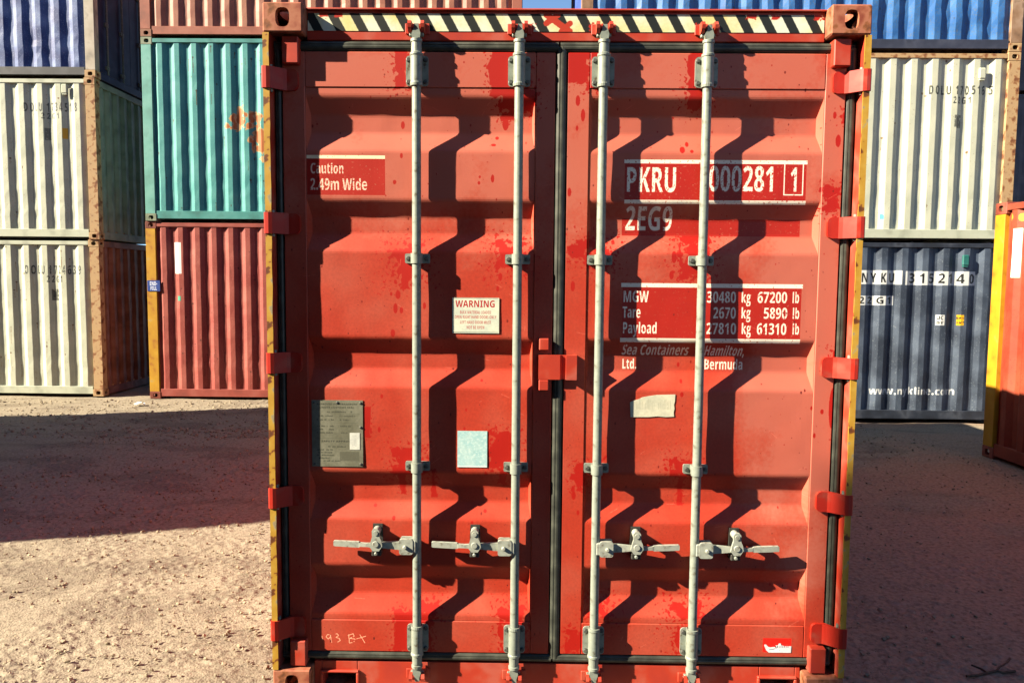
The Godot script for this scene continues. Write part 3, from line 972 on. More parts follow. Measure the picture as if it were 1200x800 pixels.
func front_container() -> void:
	var root := base("shipping_container", "red end-door container with black and yellow stripes above its closed doors", "container")
	var W := 1.219
	var H := 2.896
	var L := 6.058
	# castings
	for sx in [-1.0, 1.0]:
		for y in [0.0, H - 0.118]:
			for z in [-0.178, -L]:
				var c := Shape.new()
				var holes := {"+z": Vector2(0.0285, 0.038), "-z": Vector2(0.0285, 0.038), "+x" if sx > 0 else "-x": Vector2(0.026, 0.038), "+y" if y > 1 else "-y": Vector2(0.055, 0.030)}
				if sx > 0: holes["+x"] = Vector2(0.026, 0.038)
				c.bbox(Vector3(minf(sx * W, sx * (W - 0.162)), y, z), Vector3(maxf(sx * W, sx * (W - 0.162)), y + 0.118, z + 0.178), 0.006, holes)
				put("corner_casting", c, M.casting, root)
	# rear posts (front ones below), rails, roof, floor and walls
	for sx in [-1.0, 1.0]:
		box_part("corner_post", Vector3(minf(sx * W, sx * (W - 0.14)), 0.118, -L), Vector3(maxf(sx * W, sx * (W - 0.14)), H - 0.118, -L + 0.13), M.red, root)
		box_part("top_rail", Vector3(minf(sx * W, sx * (W - 0.06)), H - 0.075, -L + 0.178), Vector3(maxf(sx * W, sx * (W - 0.06)), H - 0.012, -0.178), M.red, root)
		box_part("bottom_rail", Vector3(minf(sx * W, sx * (W - 0.05)), 0.012, -L + 0.178), Vector3(maxf(sx * W, sx * (W - 0.05)), 0.160, -0.178), M.red, root)
		var wl := corrugated(L - 0.3, 0.16, H - 0.075, 0.278, 0.036, 40 + int(sx), 0.004)
		var wo := put_mesh("side_wall", wl, M.red, root)
		wo.transform = Transform3D(Basis(Vector3.UP, PI / 2 * sx), Vector3(sx * (W - 0.008), 0, -L / 2))
	var bw := put_mesh("end_wall", corrugated(2 * W - 0.28, 0.118, H - 0.1, 0.25, 0.045, 60, 0.004), M.red, root)
	bw.transform = Transform3D(Basis(Vector3.UP, PI), Vector3(0, 0, -L + 0.01))
	box_part("roof", Vector3(-W + 0.06, H - 0.04, -L + 0.02), Vector3(W - 0.06, H - 0.015, -0.14), M.red, root)
	box_part("floor", Vector3(-W + 0.05, 0.12, -L + 0.02), Vector3(W - 0.05, 0.16, -0.18), M.rust, root)
	box_part("rear_sill", Vector3(-W + 0.162, 0.01, -L), Vector3(W - 0.162, 0.12, -L + 0.1), M.red, root)
	box_part("rear_header", Vector3(-W + 0.162, H - 0.11, -L), Vector3(W - 0.162, H - 0.01, -L + 0.1), M.red, root)
	# front posts: outer web whose front edge is painted yellow, inner web behind the door edge
	for s in [-1.0, 1.0]:
		var p := Shape.new()
		var poly := PackedVector2Array()
		for e in [[1.2185, -0.003], [1.2185, -0.178], [1.06, -0.178], [1.06, -0.165], [1.195, -0.165], [1.195, -0.003]]:
			poly.append(Vector2(e[0] * s, e[1]))
		p.prism(poly, Vector3.RIGHT, Vector3(0, 0, 1), Vector3(0, 0.1185, 0), Vector3(0, H - 0.1185, 0))
		var post := put("corner_post", p, M.red, root)
		var st := Shape.new()
		var rng := RandomNumberGenerator.new()
		rng.seed = 8 + int(s)
		# worn edge strip in short runs whose width wanders a little
		var nseg := 44
		var pw := 0.0005
		for i in nseg:
			var ya := lerpf(0.119, H - 0.119, float(i) / nseg)
			var yb := lerpf(0.119, H - 0.119, float(i + 1) / nseg)
			var nw := rng.randf_range(-0.0015, 0.0015)
			st.quad(Vector3(1.2195 * s, ya, 0.0), Vector3((1.1945 + pw) * s, ya, 0.0), Vector3((1.1945 + nw) * s, yb, 0.0), Vector3(1.2195 * s, yb, 0.0), Vector3(0, 0, 1))
			st.quad(Vector3((1.1945 + pw) * s, ya, 0.0), Vector3((1.1945 + pw) * s, ya, -0.004), Vector3((1.1945 + nw) * s, yb, -0.004), Vector3((1.1945 + nw) * s, yb, 0.0), Vector3(-s, 0, 0))
			st.quad(Vector3(1.2195 * s, ya, 0.0), Vector3(1.2195 * s, yb, 0.0), Vector3(1.2195 * s, yb, -0.10), Vector3(1.2195 * s, ya, -0.10), Vector3(s, 0, 0))
			pw = nw
		var so := put("edge_strip", st, M.yellow, post)
		so.set_meta("label", "worn yellow paint along the front edge of the post")
		# stop lugs above and below the hinges
		for e in [[2.662, 2.770], [0.125, 0.236]]:
			var lo := Vector3(1.082 if s > 0 else -1.150, e[0], -0.085)
			var hi := Vector3(1.150 if s > 0 else -1.082, e[1], -0.022)
			box_part("stop_lug", lo, hi, M.red, post, 0.004)
	# header
	var hd := Shape.new()
	hd.bbox(Vector3(-W + 0.162, 2.766, -0.16), Vector3(W - 0.162, H - 0.012, -0.0635), 0.003)
	hd.bbox(Vector3(-W + 0.162, H - 0.012, -0.16), Vector3(W - 0.162, H - 0.004, -0.050), 0.002)
	var header := put("header", hd, M.red, root)
	var sp := Paint.new(-1.052, 2.803, 2.104, 0.070, 500.0, 31)
	sp.coat(Color(0.74, 0.76, 0.69), Color(0.74, 0.70, 0.47), Color(0.55, 0.48, 0.34), 4.0, 0.35, 0.7, 0.05)
	for j in sp.h:
		for i in sp.w:
			var u := fposmod((i - j * 0.55) / 500.0 + 0.0675, 0.0925)
			if u > 0.0525: sp.mix(i, j, Color(0.10, 0.11, 0.10), 1.0)
	# red paint showing where the tape has torn
	for e in [[640, 668, 17, 37], [905, 915, 17, 22], [875, 886, 16, 21], [955, 966, 16, 23], [375, 384, 15, 19], [392, 400, 14, 20], [476, 500, 29, 38], [597, 626, 29, 38], [690, 718, 29, 38], [815, 842, 29, 38]]:
		var a := at_z(e[0], e[3], -0.062)
		var b := at_z(e[1], e[2], -0.062)
		if e[0] == 640:
			sp.stroke([Vector2(a.x, b.y), Vector2(b.x, a.y)], 0.013, PALE_RED2)
			sp.stroke([Vector2(b.x, (a.y + b.y) * 0.5), Vector2((a.x + b.x) * 0.5 + 0.01, a.y)], 0.011, PALE_RED2)
			sp.stroke([Vector2(a.x, (a.y + b.y) * 0.5), Vector2((a.x + b.x) * 0.5, b.y)], 0.012, PALE_RED2)
		else:
			sp.patch(a.x, a.y, b.x, b.y, FRESH.lerp(PALE_RED2, 0.4), 0.008, 0.004)
	var hz := plate("hazard_stripes", header, -1.052, 2.803, 1.052, 2.873, -0.063, painted(sp, 0.5))
	hz.set_meta("label", "black and pale yellow slanted warning tape")
	for x in [-0.602, -0.184, 0.158, 0.578]:
		keeper(header, x, 2.812, 1.0)
	# sill
	var sl := Shape.new()
	sl.bbox(Vector3(-W + 0.162, 0.004, -0.16), Vector3(-1.022, 0.132, -0.0635), 0.003)
	sl.bbox(Vector3(-0.868, 0.004, -0.16), Vector3(0.880, 0.132, -0.0635), 0.003)
	sl.bbox(Vector3(1.034, 0.004, -0.16), Vector3(W - 0.162, 0.132, -0.0635), 0.003)
	for x in [[-1.022, -0.868], [0.880, 1.034]]:
		sl.bbox(Vector3(x[0], 0.084, -0.16), Vector3(x[1], 0.132, -0.0635), 0.003)
		sl.bbox(Vector3(x[0], 0.004, -0.24), Vector3(x[1], 0.126, -0.23), 0.0)
	var sill := put("sill", sl, M.red, root)
	for x in [[-1.022, -0.868], [0.880, 1.034]]:
		var rim := Shape.new()
		rim.bbox(Vector3(x[0] - 0.008, 0.080, -0.09), Vector3(x[1] + 0.008, 0.092, -0.052), 0.004)
		rim.bbox(Vector3(x[0] - 0.008, 0.006, -0.10), Vector3(x[0] + 0.004, 0.080, -0.052), 0.003)
		rim.bbox(Vector3(x[1] - 0.004, 0.006, -0.10), Vector3(x[1] + 0.008, 0.080, -0.052), 0.003)
		put("pocket_rim", rim, M.red, sill)
	for x in [-0.602, -0.184, 0.158, 0.578]:
		keeper(sill, x, 0.083, -1.0)
	door_leaf(root, false)
	door_leaf(root, true)
	# the overlap plate that ties the two doors at the middle
	var lk := Shape.new()
	lk.prism(PackedVector2Array([Vector2(-0.093, -0.0575), Vector2(-0.093, -0.034), Vector2(-0.003, -0.034), Vector2(0.004, -0.042), Vector2(0.022, -0.042), Vector2(0.022, -0.022), Vector2(0.067, -0.022), Vector2(0.067, -0.057), Vector2(0.050, -0.057), Vector2(0.050, -0.048), Vector2(-0.045, -0.048), Vector2(-0.050, -0.057)]), Vector3.RIGHT, Vector3(0, 0, 1), Vector3(0, 1.379, 0), Vector3(0, 1.482, 0))
	put("door_overlap_plate", lk, M.red, root)
	for e in [[1.501, 1.551], [1.331, 1.3775]]:
		box_part("stop_block", Vector3(-0.091, e[0], -0.0575), Vector3(-0.049, e[1], -0.032), M.red, root, 0.004)
	decals(root)


func keeper(parent: Node, x: float, y: float, end: float) -> void:
	var k := Shape.new()
	k.bbox(Vector3(x - 0.050, y - 0.022, -0.0635), Vector3(x + 0.050, y + 0.020, -0.056), 0.002)
	for s in [-1.0, 1.0]:
		var cx: float = x + s * 0.026
		k.prism(PackedVector2Array([Vector2(-0.060, -0.024), Vector2(-0.024, -0.022 * end - 0.002), Vector2(-0.006, -0.010), Vector2(-0.002, 0.004), Vector2(-0.012, 0.018), Vector2(-0.060, 0.020)]), Vector3(0, 0, 1), Vector3.UP, Vector3(cx - 0.007, y, 0), Vector3(cx + 0.007, y, 0))
	put("cam_keeper", k, M.red, parent)


func decals(root: Node3D) -> void:
	var left := root.get_node("door")
	var right := root.get_node("door2")
	# warning sticker
	var a := at_z(530, 390, DOOR_Z)
	var b := at_z(585, 349, DOOR_Z)
	var p := Paint.new(a.x, a.y, b.x - a.x, b.y - a.y, 1400.0, 51)
	var cx := (a.x + b.x) * 0.5
	p.coat(Color(0.74, 0.76, 0.68), Color(0.68, 0.71, 0.65), Color(0.5, 0.5, 0.45), 14.0, 0.5, 0.75, 0.04)
	var rd := Color(0.58, 0.10, 0.12)
	var hgt := b.y - a.y
	for e in [[0.002, 0.004], [hgt - 0.004, hgt - 0.002]]:
		p.rectangle(a.x + 0.003, a.y + e[0], b.x - 0.003, a.y + e[1], Color(0.36, 0.38, 0.36))
	p.text(font, "WARNING", cx - 0.084, b.y - 0.040, cx + 0.084, b.y - 0.011, rd)
	var fade := Color(0.60, 0.33, 0.31)
	for e in [["BULK MATERIAL LOADED", 0.068, 0.066], ["OPEN RIGHT HAND DOORS ONLY", 0.088, 0.088], ["LEFT HAND DOOR MUST", 0.110, 0.066], ["NOT BE OPEN", 0.132, 0.038]]:
		p.text(font, e[0], cx - e[2], b.y - e[1], cx + e[2], b.y - e[1] + 0.0135, fade)
	plate("warning_sticker", left, a.x, a.y, b.x, b.y, DOOR_Z + 0.0006, painted(p, 0.5)).set_meta("label", "small white sticker with red warning print")
	# data plate riveted on the left door
	a = at_z(366, 546, DOOR_Z)
	b = at_z(425, 469, DOOR_Z)
	p = Paint.new(a.x, a.y, b.x - a.x, b.y - a.y, 1200.0, 52)
	p.coat(Color(0.36, 0.36, 0.30), Color(0.42, 0.42, 0.36), Color(0.25, 0.25, 0.2), 9.0, 0.5, 0.7, 0.10)
	var ink := Color(0.17, 0.18, 0.15)
	p.text(font, "APPROVED FOR TRANSPORT", a.x + 0.022, b.y - 0.022, b.x - 0.020, b.y - 0.014, ink)
	p.text(font, "UNDER CUSTOMS SEAL", a.x + 0.034, b.y - 0.036, b.x - 0.034, b.y - 0.028, ink)
	p.text(font, "SAFETY APPROVAL", a.x + 0.040, b.y - 0.182, b.x - 0.030, b.y - 0.174, ink)
	var ww := b.x - a.x
	for e in [[0.05, 0.30, 0.80], [0.068, 0.12, 0.42], [0.068, 0.55, 0.86], [0.084, 0.10, 0.44], [0.084, 0.55, 0.74], [0.112, 0.1, 0.44], [0.126, 0.1, 0.44], [0.14, 0.1, 0.42], [0.112, 0.56, 0.78], [0.14, 0.58, 0.7], [0.20, 0.32, 0.72], [0.214, 0.1, 0.42], [0.226, 0.12, 0.40], [0.238, 0.1, 0.44], [0.25, 0.12, 0.38], [0.262, 0.20, 0.56]]:
		for q in 16:
			var u0 := lerpf(e[1], e[2], q / 16.0)
			if p.rng.randf() < 0.75: p.rectangle(a.x + ww * u0, b.y - e[0] - 0.0035, a.x + ww * (u0 + (e[2] - e[1]) / 19.0), b.y - e[0] + 0.0035 * p.rng.randf_range(0.2, 1.0), ink, 0.0, 0.6)
	for e in [[0.30, 0.95, 0.058], [0.47, 0.93, 0.098], [0.06, 0.93, 0.165]]:
		p.rectangle(a.x + ww * e[0], b.y - e[2] - 0.001, a.x + ww * e[1], b.y - e[2] + 0.0005, ink, 0.0, 0.5)
	p.rectangle(a.x + ww * 0.55, b.y - 0.262, a.x + ww * 0.93, b.y - 0.222, Color(0.31, 0.31, 0.26), 0.1, 0.8)
	var csc := plate("data_plate", left, a.x, a.y, b.x, b.y, DOOR_Z + 0.0006, painted(p, 0.38, 0.5), 0.002)
	csc.set_meta("label", "dull grey metal data plate with engraved lines")
	for q in [[0.02, 0.02], [0.98, 0.02], [0.02, 0.98], [0.98, 0.98], [0.98, 0.6], [0.5, 0.985]]:
		var rv := Shape.new()
		rv.lathe(Vector3(lerpf(a.x + 0.006, b.x - 0.006, q[0]), lerpf(a.y + 0.006, b.y - 0.006, q[1]), DOOR_Z + 0.0026), Vector3(0, 0, 1), [Vector2(0, 0.006), Vector2(0.0025, 0.005), Vector2(0.0035, 0.002), Vector2(0.0036, 0)], 8)
		put("rivet", rv, M.bolt, left)
	var ta := at_z(410, 526.5, DOOR_Z)
	var tb := at_z(421.5, 507, DOOR_Z)
	var tp := Paint.new(ta.x, ta.y, tb.x - ta.x, tb.y - ta.y, 900.0, 58)
	tp.coat(Color(0.74, 0.75, 0.71), Color(0.68, 0.69, 0.66), Color(0.4, 0.4, 0.4), 14.0, 0.5, 0.75, 0.05)
	for k in 3: tp.rectangle(ta.x + 0.010 + k * 0.008, ta.y + 0.012, ta.x + 0.012 + k * 0.008, tb.y - 0.012, Color(0.55, 0.56, 0.54), 0.15)
	plate("inspection_tag", left, ta.x, ta.y, tb.x, tb.y, DOOR_Z + 0.0028, painted(tp, 0.4), 0.001)
	# pale blue square sticker
	a = at_z(536, 547, DOOR_Z)
	b = at_z(571, 505, DOOR_Z)
	p = Paint.new(a.x, a.y, b.x - a.x, b.y - a.y, 900.0, 53)
	p.coat(Color(0.56, 0.70, 0.70), Color(0.62, 0.73, 0.72), Color(0.68, 0.76, 0.74), 16.0, 0.5, 0.35, 0.06)
	for k in 150:
		var sx := p.x0 + p.rng.randf() * 0.12
		var sy := a.y + p.rng.randf() * 0.15
		p.stroke([Vector2(sx, sy), Vector2(sx + 0.006, sy + p.rng.randf_range(-0.004, 0.004))], 0.0006, Color(0.70, 0.78, 0.76), 0.5)
	p.rectangle(a.x, a.y, b.x, a.y + 0.004, Color(0.78, 0.82, 0.80))
	plate("square_sticker", left, a.x, a.y, b.x, b.y, DOOR_Z + 0.0006, painted(p, 0.5)).set_meta("label", "blank pale blue square sticker")
	# torn off-white sticker on the right door
	var tx := []
	var outline := PackedVector2Array()
	for e in [[739, 488.5], [738.5, 471], [742, 469.5], [750, 467], [752, 465.5], [757, 464.5], [763, 463.5], [770, 462.5], [791.5, 462], [791, 470], [790, 474], [790.5, 479], [789.5, 483], [790, 488], [780, 488.5], [771, 487.6], [760, 488.4]]:
		var q := at_z(e[0], e[1], DOOR_Z)
		outline.append(Vector2(q.x, q.y))
	a = at_z(738, 489, DOOR_Z)
	b = at_z(792, 461, DOOR_Z)
	p = Paint.new(a.x, a.y, b.x - a.x, b.y - a.y, 900.0, 54)
	p.coat(Color(0.72, 0.71, 0.62), Color(0.66, 0.66, 0.58), Color(0.5, 0.5, 0.45), 14.0, 0.5, 0.7, 0.05)
	for k in 26:
		var sx := a.x + 0.028 + 0.0062 * (k if k < 13 else k + 2)
		if sx < b.x - 0.02: p.rectangle(sx, a.y + 0.036, sx + 0.002, a.y + 0.036 + p.rng.randf_range(0.02, 0.045), Color(0.52, 0.52, 0.46), 0.12, 0.6)
	plate("torn_sticker", right, a.x, a.y, b.x, b.y, DOOR_Z + 0.0006, painted(p, 0.6), 0.0012, outline).set_meta("label", "torn off-white sticker with faded print")
	# remains of a red and white sticker on the bottom rail
	outline = PackedVector2Array()
	for e in [[895.5, 755.3], [898, 755], [900.5, 757.5], [903, 758.2], [909, 757.8], [909, 756], [912, 756], [913, 754], [915, 753.6], [916, 756], [920, 756.8], [927.5, 757], [927, 764.4], [901, 764.2], [898, 761.5]]:
		var q := at_z(e[0], e[1], FRAME_Z)
		outline.append(Vector2(q.x, q.y))
	a = at_z(895, 765, FRAME_Z)
	b = at_z(928, 753, FRAME_Z)
	p = Paint.new(a.x, a.y, b.x - a.x, b.y - a.y, 1200.0, 55)
	p.coat(Color(0.80, 0.80, 0.80), Color(0.72, 0.73, 0.74), Color(0.3, 0.3, 0.35), 20.0, 0.5, 0.6, 0.05)
	p.stroke([Vector2(a.x + 0.025, a.y + 0.016), Vector2(a.x + 0.045, a.y + 0.020), Vector2(a.x + 0.06, a.y + 0.028)], 0.0014, Color(0.2, 0.22, 0.35))
	for k in 8: p.rectangle(a.x + 0.05 + k * 0.0075, a.y + 0.026, a.x + 0.054 + k * 0.0075, a.y + 0.026 + p.rng.randf_range(0.004, 0.009), Color(0.15, 0.15, 0.17))
	plate("torn_sticker", right, a.x, a.y, b.x, b.y, FRAME_Z + 0.0004, painted(p, 0.5), 0.0012, outline).set_meta("label", "torn red and white sticker")


# ------------------------------------------------------------------ containers of the yard
func corrugated(L: float, y0: float, y1: float, pitch: float, depth: float, sd: int, dent: float) -> ArrayMesh:
	# a pressed steel sheet in the plane z = 0, x from -L/2 to L/2, ridges outward (+z)
	var nz := FastNoiseLite.new()
	nz.seed = sd
	nz.frequency = 1.0
	nz.fractal_octaves = 3
	var n := int(round(L / pitch))
	var p := L / n
	var prof := []      # (x, depth)
	for i in n:
		var x := -L / 2 + i * p
		for e in [[0.0, 1.0], [0.11, 1.0], [0.13, 0.97], [0.35, 0.03], [0.37, 0.0], [0.63, 0.0], [0.65, 0.03], [0.87, 0.97], [0.89, 1.0]]:
			prof.append(Vector2(x + e[0] * p, e[1] * depth))
	prof.append(Vector2(L / 2, depth))
	var rows := 22
	var pt := func(q: Vector2, j: int) -> Vector3:
		var t := float(j) / rows
		var y := lerpf(y0, y1, t)
		var edge := minf(1.0, minf(t, 1.0 - t) * 9.0)
		var low := 1.0 + 1.6 * smoothstep(0.35, 0.05, t)
		var dz := nz.get_noise_2d(q.x * 1.7, y * 2.3) * dent * edge * low
		var dx := nz.get_noise_2d(q.x * 2.1 + 30.0, y * 3.0) * dent * edge * low
		return Vector3(q.x + dx, y, -q.y + dz)
	var s := Shape.new()
	s.box = Rect2(-L / 2, y0, L, y1 - y0)
	for j in rows:
		for i in prof.size() - 1:
			s.quad(pt.call(prof[i], j), pt.call(prof[i + 1], j), pt.call(prof[i + 1], j + 1), pt.call(prof[i], j + 1), Vector3(0, 0, 1))
	return s.mesh()


# one 20 foot container, long side facing +z; node at the middle of the front long side's base
# o: h, paint (material of the front wall), body, post, casting, end ("wall" or "doors"), end_mat, rail
func yard_container(label: String, at: Vector3, turn: float, o: Dictionary) -> Node3D:
	var root := base("shipping_container", label, "container", o.get("group", "containers stacked in the yard"))
	root.position = at
	root.rotation.y = turn
	var L := 6.058
	var W := 2.438
	var H: float = o.h
	var hl := L / 2
	var body: Material = o.body
	var post: Material = o.get("post", body)
	var cast: Material = o.get("casting", M.rust)
	var pl: Material = o.get("post_left", post)
	for sx in [-1.0, 1.0]:
		for y in [0.0, H - 0.118]:
			for z in [-0.162, -W]:
				var c := Shape.new()
				var holes := {"+z" if z > -1 else "-z": Vector2(0.039, 0.0315), "+x" if sx > 0 else "-x": Vector2(0.026, 0.038)}
				c.bbox(Vector3(minf(sx * hl, sx * (hl - 0.178)), y, z), Vector3(maxf(sx * hl, sx * (hl - 0.178)), y + 0.118, z + 0.162), 0.006, holes)
				put("corner_casting", c, cast, root)
		for z in [-0.002, -W + 0.002]:
			var zz: float = z - 0.13 if z > -1 else z + 0.13
			box_part("corner_post", Vector3(minf(sx * (hl - 0.002), sx * (hl - 0.16)), 0.118, minf(z, zz)), Vector3(maxf(sx * (hl - 0.002), sx * (hl - 0.16)), H - 0.118, maxf(z, zz)), pl if sx < 0 and z > -1 else post, root)
	var rail: Material = o.get("rail", body)
	for z in [-0.06, -W + 0.004]:
		box_part("top_rail", Vector3(-hl + 0.178, H - 0.085, z), Vector3(hl - 0.178, H - 0.022, z + 0.056), o.get("top_rail", rail), root)
		box_part("bottom_rail", Vector3(-hl + 0.178, 0.040, z), Vector3(hl - 0.178, 0.165, z + 0.052), rail, root)
	var y0 := 0.165
	var y1 := H - 0.085
	var wall := corrugated(L - 0.31, y0, y1, o.get("pitch", 0.285), 0.036, o.get("seed", 1), o.get("dent", 0.012))
	var wo := put_mesh("side_wall", wall, o.paint, root)
	wo.position = Vector3(0, 0, -0.012)
	var wb := put_mesh("side_wall", wall, body, root)
	wb.transform = Transform3D(Basis(Vector3.UP, PI), Vector3(0, 0, -W + 0.012))
	var ends := corrugated(W - 0.25, 0.13, H - 0.11, 0.25, 0.04, o.get("seed", 1) + 3, 0.008)
	var el := put_mesh("end_wall", ends, o.get("end_mat", body), root)
	el.transform = Transform3D(Basis(Vector3.UP, -PI / 2), Vector3(-hl + 0.02, 0, -W / 2))
	for sx in [-1.0, 1.0]:
		box_part("end_header", Vector3(minf(sx * (hl - 0.004), sx * (hl - 0.1)), H - 0.112, -W + 0.162), Vector3(maxf(sx * (hl - 0.004), sx * (hl - 0.1)), H - 0.012, -0.162), o.get("end_mat", body), root)
		box_part("end_sill", Vector3(minf(sx * (hl - 0.004), sx * (hl - 0.1)), 0.012, -W + 0.162), Vector3(maxf(sx * (hl - 0.004), sx * (hl - 0.1)), 0.132, -0.162), o.get("end_mat", body), root)
	if o.get("end", "wall") == "doors":
		for k in 2:
			var za := -0.135 - k * 1.087
			var zb := za - 1.081
			var door := box_part("door", Vector3(hl - 0.09, 0.14, zb), Vector3(hl - 0.05, H - 0.12, za), o.get("end_mat", body), root)
			for q in [0.27, 0.72]:
				var zr := lerpf(za, zb, q)
				var rs := Shape.new()
				rs.tube([Vector3(hl - 0.02, 0.06, zr), Vector3(hl - 0.02, H - 0.05, zr)], 0.017, 10)
				put("lock_rod", rs, M.bolt, door)
				for y in [0.25, 0.95, 1.75, H - 0.3]:
					box_part("rod_clamp", Vector3(hl - 0.05, y - 0.03, zr - 0.05), Vector3(hl - 0.012, y + 0.03, zr + 0.05), M.bolt, door)
	else:
		var er := put_mesh("end_wall", ends, o.get("end_mat", body), root)
		er.transform = Transform3D(Basis(Vector3.UP, PI / 2), Vector3(hl - 0.02, 0, -W / 2))
	box_part("roof", Vector3(-hl + 0.05, H - 0.05, -W + 0.06), Vector3(hl - 0.05, H - 0.03, -0.06), body, root)
	box_part("floor", Vector3(-hl + 0.05, 0.13, -W + 0.05), Vector3(hl - 0.05, 0.16, -0.05), M.rust, root)
	return root


func wall_paint(H: float, sd: int, a: Color, b: Color, speck: Color, blotch := 2.0, dust := 0.06, sp := 0.55) -> Paint:
	# paint of a long wall in its own coordinates (x from the middle, y from the base)
	var p := Paint.new(-2.874, 0.165, 5.748, H - 0.25, 140.0, sd)
	p.coat(a, b, speck, blotch, 0.5, sp, dust)
	return p


func streaks(p: Paint, count: int, c: Color, length := 0.25, strength := 0.4) -> void:
	# thin rust runs below scratches
	for i in count:
		var x := p.x0 + p.rng.randf() * p.w / p.ppm
		var y := p.y1 - p.rng.randf() ** 1.5 * p.h / p.ppm
		var l := length * p.rng.randf_range(0.2, 1.0)
		p.stroke([Vector2(x, y), Vector2(x + p.rng.randf_range(-0.01, 0.01), y - l)], p.rng.randf_range(0.002, 0.006), c, strength * p.rng.randf())
		p.spot(x, y, p.rng.randf_range(0.004, 0.016), p.rng.randf_range(0.004, 0.02), c.darkened(0.3), 0.8)


func wtext(p: Paint, origin: Vector3, s: String, xa: float, ya: float, xb: float, yb: float, c: Color, wear := 0.0, strength := 1.0, face: SystemFont = null) -> void:
	# print at a photo pixel rectangle on a wall whose node stands at origin (not turned)
	var a := at_z(xa, yb, origin.z - 0.012) - origin
	var b := at_z(xb, ya, origin.z - 0.012) - origin
	p.text(face if face else thin, s, a.x, a.y, b.x, b.y, c, wear, 0.0, strength)


func wrect(p: Paint, origin: Vector3, xa: float, ya: float, xb: float, yb: float, c: Color, wear := 0.0, strength := 1.0) -> void:
	var a := at_z(xa, yb, origin.z - 0.012) - origin
	var b := at_z(xb, ya, origin.z - 0.012) - origin
	p.rectangle(a.x, a.y, b.x, b.y, c, wear, strength)


func patterned(c: Color, sd: int, spread := 0.12) -> StandardMaterial3D:
	return noisy([[0.0, c.darkened(spread * 1.6)], [0.45, c], [0.75, c.lightened(spread * 0.5)], [1.0, c.darkened(spread)]], 0.012, 0.7, 0.6, 0.0, sd)


